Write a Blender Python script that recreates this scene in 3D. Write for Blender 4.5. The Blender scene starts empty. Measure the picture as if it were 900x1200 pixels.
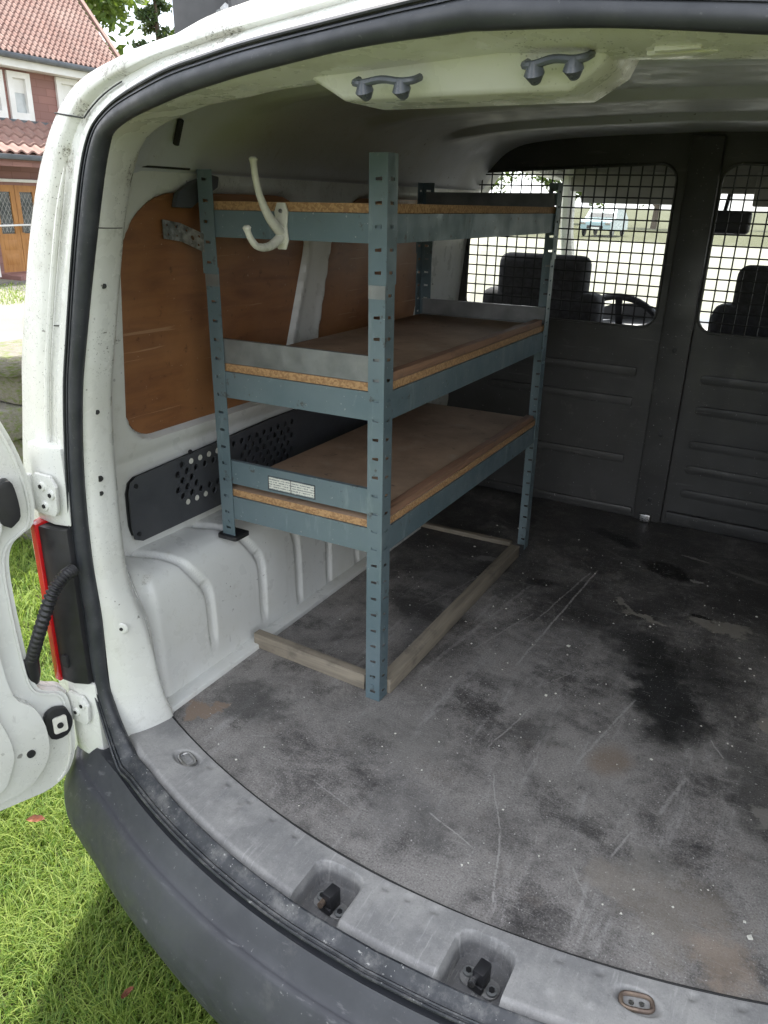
import bpy, bmesh, math, random
import numpy as np
from mathutils import Vector, Matrix
from mathutils.geometry import tessellate_polygon
random.seed(7); rng = np.random.default_rng(7)
scn = bpy.context.scene
COL = scn.collection
R = math.radians
# ------------------------------------------------------------------ camera
F = 894.0
YA = np.array([540, -350, 894.]); YA /= np.linalg.norm(YA)      # van axis seen in the camera frame
DA = np.array([-54, 2200, 894.]); DA -= YA*(DA@YA); DA /= np.linalg.norm(DA)
XA = np.cross(DA, YA); XA = XA if XA[0] > 0 else -XA
CP = np.array([.373, 0, 1.0])
cam = bpy.data.cameras.new('camera'); camo = bpy.data.objects.new('camera', cam); COL.objects.link(camo)
cam.sensor_fit = 'VERTICAL'; cam.sensor_height = 36; cam.lens = F/1200*36
cam.clip_start = .02; cam.clip_end = 2000
ax = lambda i: Vector((XA[i], YA[i], -DA[i]))
rt, dn, fw = ax(0), ax(1), ax(2)
M4 = Matrix.Identity(4)
for i in range(3):
    M4[i][0] = rt[i]; M4[i][1] = -dn[i]; M4[i][2] = -fw[i]; M4[i][3] = CP[i]
camo.matrix_world = M4
scn.camera = camo
# ------------------------------------------------------------------ sky, sun, exposure
SUN_AZ = R(-27); SUN_EL = R(66)          # azimuth from +y towards +x
w = bpy.data.worlds.new('World'); scn.world = w; w.use_nodes = True
nt = w.node_tree; bg = nt.nodes['Background']
sky = nt.nodes.new('ShaderNodeTexSky'); sky.sky_type = 'NISHITA'; sky.sun_disc = False
sky.sun_elevation = SUN_EL; sky.sun_rotation = SUN_AZ; sky.air_density = 1.0; sky.dust_density = 3.0; sky.ozone_density = 1.0
tcw = nt.nodes.new('ShaderNodeTexCoord'); nzw = nt.nodes.new('ShaderNodeTexNoise')
nzw.inputs['Scale'].default_value = 2.6; nzw.inputs['Detail'].default_value = 7
rmw = nt.nodes.new('ShaderNodeMapRange'); rmw.inputs[1].default_value = .40; rmw.inputs[2].default_value = .62
mxw = nt.nodes.new('ShaderNodeMixRGB'); mxw.inputs[2].default_value = (10.5, 10.6, 10.8, 1)
nt.links.new(tcw.outputs['Generated'], nzw.inputs['Vector']); nt.links.new(nzw.outputs['Fac'], rmw.inputs[0])
nt.links.new(rmw.outputs[0], mxw.inputs[0]); nt.links.new(sky.outputs[0], mxw.inputs[1])
nt.links.new(mxw.outputs[0], bg.inputs['Color'])
bg.inputs['Strength'].default_value = .11
sd = bpy.data.lights.new('sun', 'SUN'); so = bpy.data.objects.new('sun', sd); COL.objects.link(so)
sd.energy = 3.0; sd.angle = R(.6); sd.color = (1, .95, .87)
tosun = Vector((math.sin(SUN_AZ)*math.cos(SUN_EL), math.cos(SUN_AZ)*math.cos(SUN_EL), math.sin(SUN_EL)))
so.rotation_euler = tosun.to_track_quat('Z', 'Y').to_euler()
scn.view_settings.view_transform = 'Standard'; scn.view_settings.look = 'None'
scn.view_settings.exposure = 1.7; scn.view_settings.gamma = 1
scn.render.engine = 'CYCLES'
scn.cycles.use_adaptive_sampling = True; scn.cycles.adaptive_threshold = .02; scn.cycles.caustics_reflective = False; scn.cycles.caustics_refractive = False
scn.cycles.max_bounces = 8; scn.cycles.diffuse_bounces = 4; scn.cycles.transparent_max_bounces = 16

# ------------------------------------------------------------------ helpers
def at(px, py, x=None, y=None, z=None):
    """a point of the place measured in the photograph, on a plane at a known x, y or z"""
    r = np.array([px-450, py-600, F]); r = np.array([r@XA, r@YA, -(r@DA)])
    t = (x-CP[0])/r[0] if x is not None else (y-CP[1])/r[1] if y is not None else (z-CP[2])/r[2]
    return CP + t*r
def empty(name, loc=(0, 0, 0), rot=(0, 0, 0), parent=None):
    o = bpy.data.objects.new(name, None); COL.objects.link(o); o.location = loc; o.rotation_euler = rot
    o.empty_display_size = .1
    if parent: o.parent = parent
    return o
def tag(o, label=None, cat=None, group=None, kind=None):
    if label: o['label'] = label
    if cat: o['category'] = cat
    if group: o['group'] = group
    if kind: o['kind'] = kind
    return o
def mk(name, v, f, mat=None, parent=None, smooth=False, sharp=None):
    me = bpy.data.meshes.new(name); me.from_pydata([tuple(map(float, p)) for p in v], [], [tuple(map(int, q)) for q in f]); me.update()
    bm = bmesh.new(); bm.from_mesh(me); bmesh.ops.recalc_face_normals(bm, faces=bm.faces); bm.to_mesh(me); bm.free()
    if smooth:
        for p in me.polygons: p.use_smooth = True
        if sharp: me.set_sharp_from_angle(angle=R(sharp))
    if mat: me.materials.append(mat)
    o = bpy.data.objects.new(name, me); COL.objects.link(o)
    if parent: o.parent = parent
    return o
def inst(o, loc=None, rot=None, scale=None, parent=None):
    c = o.copy(); COL.objects.link(c)
    if parent: c.parent = parent
    if loc is not None: c.location = loc
    if rot is not None: c.rotation_euler = rot
    if scale is not None: c.scale = scale
    return c
class MB:
    def __init__(s): s.v = []; s.f = []
    def add(s, v, f):
        n = len(s.v); s.v += [tuple(p) for p in v]; s.f += [tuple(i+n for i in q) for q in f]; return s
    def box(s, a, b, rot=None, loc=None):
        (x0, y0, z0), (x1, y1, z1) = a, b
        v = [(x0,y0,z0),(x1,y0,z0),(x1,y1,z0),(x0,y1,z0),(x0,y0,z1),(x1,y0,z1),(x1,y1,z1),(x0,y1,z1)]
        if rot is not None:
            m = rot; l = Vector(loc or (0,0,0)); v = [m @ Vector(p) + l for p in v]
        return s.add(v, [(3,2,1,0),(4,5,6,7),(0,1,5,4),(1,2,6,5),(2,3,7,6),(3,0,4,7)])
    def tube(s, pts, r, n=8, caps=True):
        pts = [Vector(p) for p in pts]; k = len(pts)
        rr = r if hasattr(r, '__len__') else [r]*k
        rings = []; up = None
        for i, p in enumerate(pts):
            t = (pts[min(i+1, k-1)]-pts[max(i-1, 0)]).normalized()
            if up is None:
                up = Vector((0, 0, 1)) if abs(t.z) < .9 else Vector((1, 0, 0))
            a = (up - t*up.dot(t)).normalized(); b = t.cross(a); up = a
            rings.append([p + (a*math.cos(2*math.pi*j/n) + b*math.sin(2*math.pi*j/n))*rr[i] for j in range(n)])
        v = [q for g in rings for q in g]; f = []
        for i in range(k-1):
            for j in range(n):
                f.append((i*n+j, i*n+(j+1) % n, (i+1)*n+(j+1) % n, (i+1)*n+j))
        if caps: f += [tuple(range(n))[::-1], tuple((k-1)*n+j for j in range(n))]
        return s.add(v, f)
    def cyl(s, c, axis, r, h, n=16, r2=None):
        c = Vector(c); a = Vector(axis).normalized()
        return s.tube([c-a*h/2, c+a*h/2], [r, r if r2 is None else r2], n)
    def grid(s, rows, closed=False):
        m = len(rows[0]); v = [p for r_ in rows for p in r_]; f = []
        for i in range(len(rows)-1):
            for j in range(m if closed else m-1):
                f.append((i*m+j, i*m+(j+1) % m, (i+1)*m+(j+1) % m, (i+1)*m+j))
        return s.add(v, f)
    def plate(s, outer, holes, t, fn):
        """flat plate with real holes; fn maps (u, v, depth) to a point"""
        loops = [outer]+list(holes)
        tris = tessellate_polygon([[Vector((p[0], p[1], 0)) for p in l] for l in loops])
        fl = [p for l in loops for p in l]; n = len(fl)
        v = [fn(p[0], p[1], 0) for p in fl] + [fn(p[0], p[1], t) for p in fl]
        f = [tuple(q) for q in tris] + [tuple(i+n for i in q[::-1]) for q in tris]
        o = 0
        for l in loops:
            m = len(l)
            for j in range(m): f.append((o+j, o+(j+1) % m, n+o+(j+1) % m, n+o+j))
            o += m
        return s.add(v, f)
    def build(s, name, mat, parent=None, smooth=False, sharp=None, bevel=0, seg=2):
        o = mk(name, s.v, s.f, mat, parent, False)
        if bevel:
            bm = bmesh.new(); bm.from_mesh(o.data)
            es = [e for e in bm.edges if len(e.link_faces) == 2 and e.calc_face_angle(0) > R(35)]
            bmesh.ops.bevel(bm, geom=es, offset=bevel, segments=seg, profile=.6, affect='EDGES', clamp_overlap=True)
            bm.to_mesh(o.data); bm.free()
        if smooth or bevel:
            for p in o.data.polygons: p.use_smooth = True
            o.data.set_sharp_from_angle(angle=R(sharp or 40))
        return o
def bx(name, a, b, mat, parent=None, bevel=0, rot=None, loc=None):
    a2 = tuple(min(p, q) for p, q in zip(a, b)); b2 = tuple(max(p, q) for p, q in zip(a, b))
    return MB().box(a2, b2, rot, loc).build(name, mat, parent, bevel=bevel)
def cat_rom(pts, k):
    P = [np.array(p, float) for p in pts]; P = [2*P[0]-P[1]]+P+[2*P[-1]-P[-2]]; out = []
    for i in range(1, len(P)-2):
        a, b, c, d = P[i-1:i+3]
        for j in range(k):
            t = j/k; out.append(.5*((2*b)+(-a+c)*t+(2*a-5*b+4*c-d)*t*t+(-a+3*b-3*c+d)*t**3))
    out.append(P[-2]); return out
def rrect(x0, y0, x1, y1, r, n=6):
    o = []
    for cx, cy, a in ((x1-r, y0+r, -90), (x1-r, y1-r, 0), (x0+r, y1-r, 90), (x0+r, y0+r, 180)):
        for i in range(n+1):
            t = R(a+90*i/n); o.append((cx+r*math.cos(t), cy+r*math.sin(t)))
    return o
def circ(x, y, r, n=10, ph=0): return [(x+r*math.cos(ph+2*math.pi*i/n), y+r*math.sin(ph+2*math.pi*i/n)) for i in range(n)]

# ------------------------------------------------------------------ materials
class NT:
    def __init__(s, name):
        s.m = bpy.data.materials.new(name); s.m.use_nodes = True; s.t = s.m.node_tree; s.p = s.t.nodes['Principled BSDF']
        s.tc = s.n('TexCoord'); s.co = s.tc.outputs['Object']
    def n(s, typ, **kw):
        q = s.t.nodes.new('ShaderNode'+typ)
        for k, v in kw.items(): setattr(q, k, v)
        return q
    def l(s, a, b): s.t.links.new(a, b)
    def put(s, q, i, v):
        if hasattr(v, 'is_output'): s.l(v, q.inputs[i])
        else: q.inputs[i].default_value = v
    def noise(s, scale, detail=4, rough=.55, vec=None, dist=0):
        q = s.n('TexNoise'); s.l(vec or s.co, q.inputs['Vector'])
        q.inputs['Scale'].default_value = scale; q.inputs['Detail'].default_value = detail
        q.inputs['Roughness'].default_value = rough; q.inputs['Distortion'].default_value = dist
        return q.outputs['Fac']
    def stretch(s, sc, vec=None):
        q = s.n('Mapping'); s.l(vec or s.co, q.inputs[0]); q.inputs['Scale'].default_value = sc; return q.outputs[0]
    def rng(s, v, a, b, c=0., d=1., smooth=True):
        q = s.n('MapRange'); q.interpolation_type = 'SMOOTHSTEP' if smooth else 'LINEAR'
        s.put(q, 0, v); q.inputs[1].default_value = a; q.inputs[2].default_value = b; q.inputs[3].default_value = c; q.inputs[4].default_value = d
        return q.outputs[0]
    def math(s, op, a, b=0., c=None):
        q = s.n('Math', operation=op); s.put(q, 0, a); s.put(q, 1, b)
        if c is not None: s.put(q, 2, c)
        return q.outputs[0]
    def mix(s, f, a, b, typ='MIX'):
        q = s.n('MixRGB', blend_type=typ)
        for i, v in enumerate((f, a, b)):
            if not hasattr(v, 'is_output') and i and len(v) == 3: v = (*v, 1)
            s.put(q, i, v)
        return q.outputs[0]
    def sep(s, vec=None):
        q = s.n('SeparateXYZ'); s.l(vec or s.co, q.inputs[0]); return q.outputs
    def base(s, c): s.put(s.p, 'Base Color', c if hasattr(c, 'is_output') else (*c, 1)); return s
    def rough(s, v): s.put(s.p, 'Roughness', v); return s
    def bump(s, h, st=.3, dist=.002):
        q = s.n('Bump'); q.inputs['Strength'].default_value = st; q.inputs['Distance'].default_value = dist
        s.l(h, q.inputs['Height']); s.l(q.outputs[0], s.p.inputs['Normal']); return s
def simple(name, c1, c2=None, scale=12, rough=.5, rvar=.12, metal=0, bump=.15, bscale=60, bdist=.001, detail=5, spec=None, coat=0):
    t = NT(name); c2 = c2 or tuple(v*.72 for v in c1)
    n = t.noise(scale, detail); f = t.rng(n, .3, .7)
    t.base(t.mix(f, c1, c2)); t.rough(t.rng(t.noise(scale*2.3, 3), .3, .7, max(.02, rough-rvar), rough+rvar))
    t.p.inputs['Metallic'].default_value = metal
    if spec is not None: t.p.inputs['Specular IOR Level'].default_value = spec
    if coat: t.p.inputs['Coat Weight'].default_value = coat; t.p.inputs['Coat Roughness'].default_value = .12
    if bump: t.bump(t.noise(bscale, 4), bump, bdist)
    return t.m
LICHEN = []
def white_paint(name, c=(.70, .71, .68), specks=True, rough=.26, spk=1.0):
    t = NT(name)
    big = t.rng(t.noise(3.5, 5), .35, .75)
    col = t.mix(big, c, tuple(v*k for v, k in zip(c, (.86, .85, .80))))
    sm = t.rng(t.noise(26, 6, .7), .56, .74, 0, .42)                         # hazy smears of dirt
    col = t.mix(sm, col, (.42, .41, .36))
    scr = t.noise(1, 6, .6, vec=t.stretch((9, 60, 14)))
    col = t.mix(t.rng(scr, .66, .72, 0, .35), col, (.33, .32, .30))
    if specks:
        area = t.rng(t.noise(4.2, 3), .47, .62)                             # lichen and grit in patches
        zz = t.sep()[2]; area = t.math('MULTIPLY', area, t.rng(zz, .55, 1.0, .25, 1.0))
        for (lx, ly, lz, r3) in LICHEN:
            mp = t.n('Mapping', vector_type='TEXTURE'); t.l(t.co, mp.inputs[0]); mp.inputs['Location'].default_value = (lx, ly, lz); mp.inputs['Scale'].default_value = r3
            ln = t.n('VectorMath', operation='LENGTH'); t.l(mp.outputs[0], ln.inputs[0])
            area = t.math('MAXIMUM', area, t.rng(t.math('ADD', ln.outputs['Value'], t.math('MULTIPLY', t.noise(14, 3), .9)), 1.5, .9, 0, 1.6))
        vo = t.n('TexVoronoi'); vo.inputs['Scale'].default_value = 260; t.l(t.co, vo.inputs['Vector'])
        nn = t.noise(120, 3)
        dot = t.math('MULTIPLY', t.rng(vo.outputs['Distance'], .34, .22), t.rng(nn, .5, .58))
        dot = t.math('MULTIPLY', dot, t.math('MULTIPLY', area, spk))
        col = t.mix(dot, col, (.05, .05, .045))
        if LICHEN: col = t.mix(t.math('MULTIPLY', t.rng(area, .7, 1.5), t.rng(t.noise(150, 6, .75), .50, .60, 0, .85)), col, (.075, .07, .055)); col = t.mix(t.math('MULTIPLY', t.rng(area, .4, 1.5), .35), col, (.42, .40, .33))
        few = t.math('MULTIPLY', t.math('MULTIPLY', t.rng(t.noise(75, 2), .69, .73), t.rng(t.noise(3.1, 3), .50, .62)), .8); streak = t.noise(1, 7, .7, vec=t.stretch((16, 16, 2.2))); col = t.mix(t.rng(streak, .56, .72, 0, .18), col, (.36, .345, .30))
        col = t.mix(few, col, (.09, .08, .07))
    t.base(col); t.rough(t.rng(t.noise(20, 4), .3, .75, rough-.08, rough+.22))
    t.bump(t.noise(90, 3), .08, .001)
    return t.m
M = {}
LICHEN += [(*at(164, 200, y=.90), (.03, .05, .085)), (*at(105, 128, y=.83), (.03, .05, .03)), (*at(150, 78, y=.80), (.07, .05, .018)), (*at(270, 40, y=.75), (.04, .05, .018)), (*at(88, 190, y=.84), (.02, .04, .03))]
M['paint'] = white_paint('white_van_paint')
LICHEN.clear()
LICHEN += [(*at(235, 650, z=.30), (.05, .10, .03)), (*at(165, 680, z=.29), (.03, .05, .03)), (*at(160, 860, z=.02), (.05, .05, .02))]
M['paint_in'] = white_paint('white_interior_paint', (.68, .69, .67), True, .32, .5)
LICHEN.clear()
M['paint_roof'] = white_paint('roof_lining_paint', (.56, .58, .64), True, .5, .3)
def rubber_mat():
    t = NT('black_rubber_seal'); c = t.mix(t.rng(t.noise(18, 5), .3, .7), (.022, .025, .030), (.036, .039, .045))
    z = t.sep()[2]; lowm = t.rng(z, .12, .0, .12, 1.)
    c = t.mix(t.math('MULTIPLY', t.rng(t.noise(26, 8, .75), .45, .70), t.math('MULTIPLY', lowm, .8)), c, (.15, .148, .145))
    c = t.mix(t.math('MULTIPLY', t.rng(t.noise(170, 2), .68, .72), t.math('MULTIPLY', lowm, .7)), c, (.40, .40, .38))
    t.base(c).rough(t.rng(t.noise(30, 4), .3, .7, .40, .62)); t.bump(t.noise(120, 4), .2, .001); return t.m
M['rubber'] = rubber_mat()
def bumper_mat():
    t = NT('grey_bumper_plastic')
    c = t.mix(t.rng(t.noise(5, 5), .3, .7), (.034, .036, .043), (.048, .051, .059))
    sc = t.noise(1, 5, .6, vec=t.stretch((20, 90, 40))); c = t.mix(t.rng(sc, .63, .72, 0, .55), c, (.13, .13, .14)); c = t.mix(t.rng(t.noise(12, 8, .78), .55, .70, 0, .5), c, (.085, .085, .088))
    c = t.mix(t.rng(t.noise(140, 2), .70, .76, 0, .5), c, (.25, .25, .25))
    t.base(c).rough(t.rng(t.noise(30, 4), .3, .7, .42, .62)); t.bump(t.noise(600, 2), .12, .0006); return t.m
M['bumper'] = bumper_mat()
def dusty(name, c, dust, lo=.42, hi=.72, scale=7, rough=.75):
    t = NT(name)
    n = t.rng(t.noise(scale, 7, .65), lo, hi); c0 = t.mix(t.rng(t.noise(scale*.6, 4), .35, .7), c, tuple(v*1.5 for v in c))
    col = t.mix(n, c0, dust)
    st = t.noise(1, 6, .65, vec=t.stretch((70, 10, 30))); col = t.mix(t.rng(st, .60, .72, 0, .55), col, tuple(min(1, v*1.4) for v in dust))
    col = t.mix(t.rng(t.noise(210, 2), .69, .74, 0, .8), col, (.55, .54, .52))
    t.base(col).rough(t.rng(n, 0, 1, rough-.12, rough+.1)); t.bump(t.noise(190, 4), .3, .0012); return t.m
def sill_mat():
    t = NT('dusty_grey_sill_plastic')
    n = t.math('ADD', t.math('MULTIPLY', t.noise(6, 6, .6), .75), t.math('MULTIPLY', t.noise(42, 8, .75), .25)); zz = t.sep()[2]
    cln = t.rng(zz, -.012, -.024)                  # dust lies on the tread, pocket walls stay clean
    col = t.mix(t.rng(n, .40, .60), (.20, .199, .198), (.315, .31, .30))
    col = t.mix(t.math('MULTIPLY', cln, .75), col, (.115, .115, .118)); st = t.noise(1, 8, .75, vec=t.stretch((120, 9, 1))); col = t.mix(t.rng(st, .55, .68, 0, .5), col, (.43, .425, .41))
    col = t.mix(t.rng(t.noise(16, 8, .78), .56, .70, 0, .45), col, (.12, .118, .115))
    gr = t.noise(310, 3, .7); col = t.mix(t.rng(gr, .58, .70, 0, .3), col, (.45, .44, .42)); col = t.mix(t.rng(gr, .44, .34, 0, .2), col, (.08, .08, .08))
    t.base(col).rough(.8); t.bump(t.noise(220, 4), .3, .001); return t.m
M['sill'] = sill_mat()
M['teal'] = None
def teal_mat():
    t = NT('blue_grey_steel')
    c = t.mix(t.rng(t.noise(6, 5), .3, .7), (.118, .172, .197), (.160, .210, .232))
    wv = t.noise(1, 6, .65, vec=t.stretch((30, 30, 6))); c = t.mix(t.rng(wv, .56, .72, 0, .6), c, (.27, .33, .34))
    c = t.mix(t.rng(t.noise(42, 5, .7), .61, .69, 0, .8), c, (.085, .08, .075))
    c = t.mix(t.rng(t.noise(150, 2), .70, .75, 0, .7), c, (.42, .43, .42))
    t.base(c).rough(t.rng(t.noise(25, 4), .3, .7, .36, .58)); t.p.inputs['Metallic'].default_value = .25
    t.bump(t.noise(70, 4), .1, .001); return t.m
M['teal'] = teal_mat()
M['zinc'] = simple('dull_zinc_steel', (.30, .31, .31), (.20, .21, .21), 14, .45, .12, metal=.55, bump=.15)
M['galv'] = simple('spangled_galvanised_steel', (.42, .42, .41), (.16, .16, .15), 70, .42, .15, metal=.7, bump=.3, bscale=110)
def chip_mat():
    t = NT('chipboard')
    vo = t.n('TexVoronoi'); vo.inputs['Scale'].default_value = 260; t.l(t.co, vo.inputs['Vector'])
    c = t.mix(t.rng(t.sep(vo.outputs['Color'])[0], .1, .9), (.46, .28, .135), (.29, .16, .075))
    nz = t.sep(t.n('NewGeometry').outputs['Normal'])[2]
    top = t.mix(t.rng(t.noise(5, 6, .65), .3, .7), (.46, .32, .215), (.28, .195, .135))      # dirty worn top face
    top = t.mix(t.rng(t.noise(30, 5, .7), .58, .72, 0, .6), top, (.07, .058, .05))
    top = t.mix(t.rng(t.noise(9, 5), .55, .75, 0, .55), top, (.50, .41, .31))
    top = t.mix(t.rng(t.noise(170, 2), .70, .75, 0, .8), top, (.36, .33, .29))
    t.base(t.mix(t.rng(nz, .6, .8), c, top)).rough(.78); t.bump(t.noise(260, 3), .35, .001); return t.m
M['chip'] = chip_mat()
def wood(name, a, b, sc=(3, 60, 60), rough=.75, dirt=(.08, .07, .06), dk=.5):
    t = NT(name); g = t.noise(1, 6, .6, vec=t.stretch(sc), dist=.6)
    c = t.mix(t.rng(g, .3, .7), a, b); c = t.mix(t.rng(t.noise(14, 5, .7), .52, .74, 0, dk), c, dirt)
    t.base(c).rough(rough); t.bump(g, .25, .0015); return t.m
M['lath'] = wood('brown_lath', (.30, .165, .10), (.19, .105, .066), (60, 5, 60))
M['batten_x'] = wood('grey_batten_wood', (.30, .26, .20), (.19, .165, .13), (5, 60, 60))
M['batten_y'] = wood('grey_batten_wood_long', (.27, .235, .185), (.16, .14, .11), (60, 5, 60))
def ply_mat():
    t = NT('red_brown_plywood')
    g = t.noise(1, 6, .6, vec=t.stretch((20, 5, 30)), dist=.8)
    c = t.mix(t.rng(g, .3, .72), (.29, .125, .05), (.185, .078, .036))
    c = t.mix(t.rng(t.noise(4, 4), .35, .7), c, (.34, .16, .068), 'MIX')
    rot = t.n('Mapping'); t.l(t.co, rot.inputs[0]); rot.inputs['Rotation'].default_value = (R(-47), 0, 0); rot.inputs['Scale'].default_value = (1, 4, 130)
    c = t.mix(t.rng(t.noise(1, 3, vec=rot.outputs[0]), .66, .71, 0, .55), c, (.46, .28, .16))
    c = t.mix(t.rng(t.noise(40, 5, .7), .60, .75, 0, .7), c, (.07, .03, .015))
    c = t.mix(t.rng(t.noise(120, 2), .71, .75, 0, .6), c, (.45, .33, .24))
    t.base(c).rough(t.rng(t.noise(9, 4), .3, .7, .32, .55)); t.bump(g, .12, .001); return t.m
M['ply'] = ply_mat()
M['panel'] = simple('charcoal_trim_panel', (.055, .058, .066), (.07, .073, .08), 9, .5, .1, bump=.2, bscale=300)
def bulk_mat():
    t = NT('charcoal_bulkhead_paint'); c = t.mix(t.rng(t.noise(6, 6), .3, .7), (.052, .052, .053), (.034, .034, .034))
    c = t.mix(t.rng(t.noise(1, 7, .7, vec=t.stretch((5, 40, 60))), .58, .70, 0, .6), c, (.10, .10, .098)); c = t.mix(t.rng(t.noise(13, 8, .75), .56, .70, 0, .5), c, (.115, .112, .105))
    c = t.mix(t.rng(t.noise(130, 2), .70, .74, 0, .7), c, (.30, .30, .29))
    t.base(c).rough(t.rng(t.noise(9, 5), .3, .7, .36, .62)); t.bump(t.noise(30, 4), .25, .002); return t.m
M['bulk'] = bulk_mat()
M['black'] = simple('black_plastic', (.014, .014, .016), (.022, .022, .024), 20, .45, .1, bump=.1)
M['darkgrey'] = simple('dark_grey_plastic', (.045, .046, .05), (.06, .06, .065), 20, .5, .1, bump=.1)
M['dark'] = simple('dark_void', (.012, .012, .012), (.016, .016, .016), 20, .8, .05, bump=0)
M['chrome'] = simple('worn_steel', (.45, .45, .46), (.28, .27, .25), 40, .3, .12, metal=.9, bump=.1)
M['rust'] = simple('rust_stained_steel', (.26, .20, .15), (.16, .12, .10), 50, .4, .12, metal=.6, bump=.3)
M['hookwhite'] = simple('white_enamel', (.72, .71, .64), (.62, .61, .55), 30, .3, .08, bump=.05)
M['red'] = simple('red_lens', (.55, .012, .015), (.42, .008, .01), 20, .15, .05, bump=0, coat=.5)
M['fabric'] = simple('charcoal_seat_fabric', (.055, .055, .06), (.08, .08, .088), 60, .9, .05, bump=.4, bscale=400)
M['dash'] = simple('grey_dashboard_plastic', (.11, .11, .115), (.15, .15, .155), 8, .35, .08, bump=.15, bscale=300)
M['label'] = None
M['handle'] = simple('blue_grey_handle_plastic', (.10, .112, .135), (.075, .085, .10), 20, .28, .06, bump=.05)
def glass_mat():
    t = NT('clear_glass'); nt_ = t.t; t.t.nodes.remove(t.p)
    tr = t.n('BsdfTransparent'); tr.inputs[0].default_value = (.93, .96, .95, 1); gl = t.n('BsdfGlossy'); gl.inputs['Roughness'].default_value = .02
    lw = t.n('LayerWeight'); fac = t.math('ADD', t.math('MULTIPLY', t.math('POWER', lw.outputs['Facing'], 4.), .5), .03); mx = t.n('MixShader')
    t.l(fac, mx.inputs[0]); t.l(tr.outputs[0], mx.inputs[1]); t.l(gl.outputs[0], mx.inputs[2])
    t.l(mx.outputs[0], t.t.nodes['Material Output'].inputs[0]); return t.m
M['glass'] = glass_mat()
M['winglass'] = simple('window_glass_with_curtain', (.50, .53, .53), (.30, .33, .34), 2, .08, .03, bump=0)
M['leadglass'] = simple('dark_leaded_glass', (.05, .06, .065), (.10, .11, .11), 6, .1, .05, bump=0)
M['lead'] = simple('lead_strip', (.42, .42, .40), None, 20, .5, bump=0)
M['upvc'] = simple('white_window_frame', (.74, .74, .72), (.66, .66, .63), 4, .4, bump=0)
M['oak'] = wood('orange_oak_door', (.46, .22, .065), (.34, .15, .04), (30, 30, 3), .45, (.2, .09, .03), .3)
M['tile'] = None
def tile_mat():
    t = NT('clay_roof_tile'); oi = t.n('ObjectInfo')
    n = t.rng(t.noise(9, 5, .7), .3, .7); c = t.mix(n, (.25, .135, .108), (.145, .085, .072))
    c = t.mix(t.rng(t.noise(1.4, 4), .4, .7, 0, .5), c, (.33, .235, .20))
    c = t.mix(t.math('MULTIPLY', oi.outputs['Random'], .3), c, (.31, .18, .14))
    t.base(c).rough(.75); t.bump(t.noise(60, 3), .2, .004); return t.m
M['tile'] = tile_mat()
def brick_mat():
    t = NT('red_brick'); b = t.n('TexBrick')
    q = t.n('Mapping'); t.l(t.co, q.inputs[0]); q.inputs['Rotation'].default_value = (R(90), 0, R(90))
    cx = t.n('CombineXYZ'); s = t.sep(); t.l(s[1], cx.inputs[0]); t.l(s[2], cx.inputs[1]); t.l(cx.outputs[0], b.inputs['Vector'])
    b.inputs['Color1'].default_value = (.27, .145, .125, 1); b.inputs['Color2'].default_value = (.22, .12, .105, 1); b.inputs['Mortar'].default_value = (.20, .10, .085, 1)
    b.inputs['Scale'].default_value = 1; b.inputs['Brick Width'].default_value = .42; b.inputs['Row Height'].default_value = .14; b.inputs['Mortar Size'].default_value = .008
    t.base(b.outputs['Color']).rough(.85); t.bump(b.outputs['Fac'], -.4, .01); return t.m
M['brick'] = brick_mat()
M['gutter'] = simple('grey_zinc_gutter', (.10, .11, .12), None, 4, .4, bump=0, metal=.3)
M['forecourt'] = simple('pale_gravel_forecourt', (.25, .245, .19), (.19, .19, .145), .5, .9, .05, bump=.4, bscale=30, bdist=.01)
M['asphalt'] = simple('pale_worn_road', (.20, .185, .17), (.16, .15, .14), .9, .85, .05, bump=.3, bscale=50, bdist=.004)
M['paving'] = simple('grey_paving', (.17, .16, .15), (.13, .125, .12), 1.3, .85, .05, bump=.3, bscale=40, bdist=.004)
M['bark'] = simple('bark', (.10, .075, .05), (.06, .045, .03), 9, .9, .05, bump=.6, bscale=30, bdist=.02)
def leaf_mat(name, a, b, att='tint', tr=.35):
    t = NT(name); q = t.n('Attribute'); q.attribute_name = att
    c = t.mix(q.outputs['Fac'], a, b); t.base(c).rough(.55); t.p.inputs['Specular IOR Level'].default_value = .3
    tl = t.n('BsdfTranslucent'); t.l(t.mix(.5, c, (.36, .52, .07), 'MIX'), tl.inputs[0]); mx = t.n('MixShader'); mx.inputs[0].default_value = tr
    t.l(t.p.outputs[0], mx.inputs[1]); t.l(tl.outputs[0], mx.inputs[2]); t.l(mx.outputs[0], t.t.nodes['Material Output'].inputs[0]); return t.m
M['grass'] = leaf_mat('grass_blades', (.06, .13, .016), (.27, .345, .075), tr=.42)
M['leaf'] = leaf_mat('broad_leaves', (.035, .075, .014), (.12, .16, .035))
M['needle'] = leaf_mat('conifer_needles', (.022, .045, .018), (.05, .08, .03), tr=.15)
M['soil'] = simple('lawn_soil', (.075, .085, .022), (.045, .042, .02), 9, .95, .03, bump=.8, bscale=60, bdist=.02)
M['stone'] = None
def stone_mat():
    t = NT('mossy_stone'); oi = t.n('ObjectInfo')
    c = t.mix(t.rng(t.noise(14, 6, .7), .3, .7), (.20, .19, .16), (.11, .105, .09)); c = t.mix(t.math('MULTIPLY', oi.outputs['Random'], .5), c, (.24, .20, .14))
    c = t.mix(t.rng(t.noise(8, 5, .7), .46, .62, 0, .85), c, (.11, .14, .03)); t.base(c).rough(.9); t.bump(t.noise(30, 5), .7, .01); return t.m
M['stone'] = stone_mat()

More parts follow.
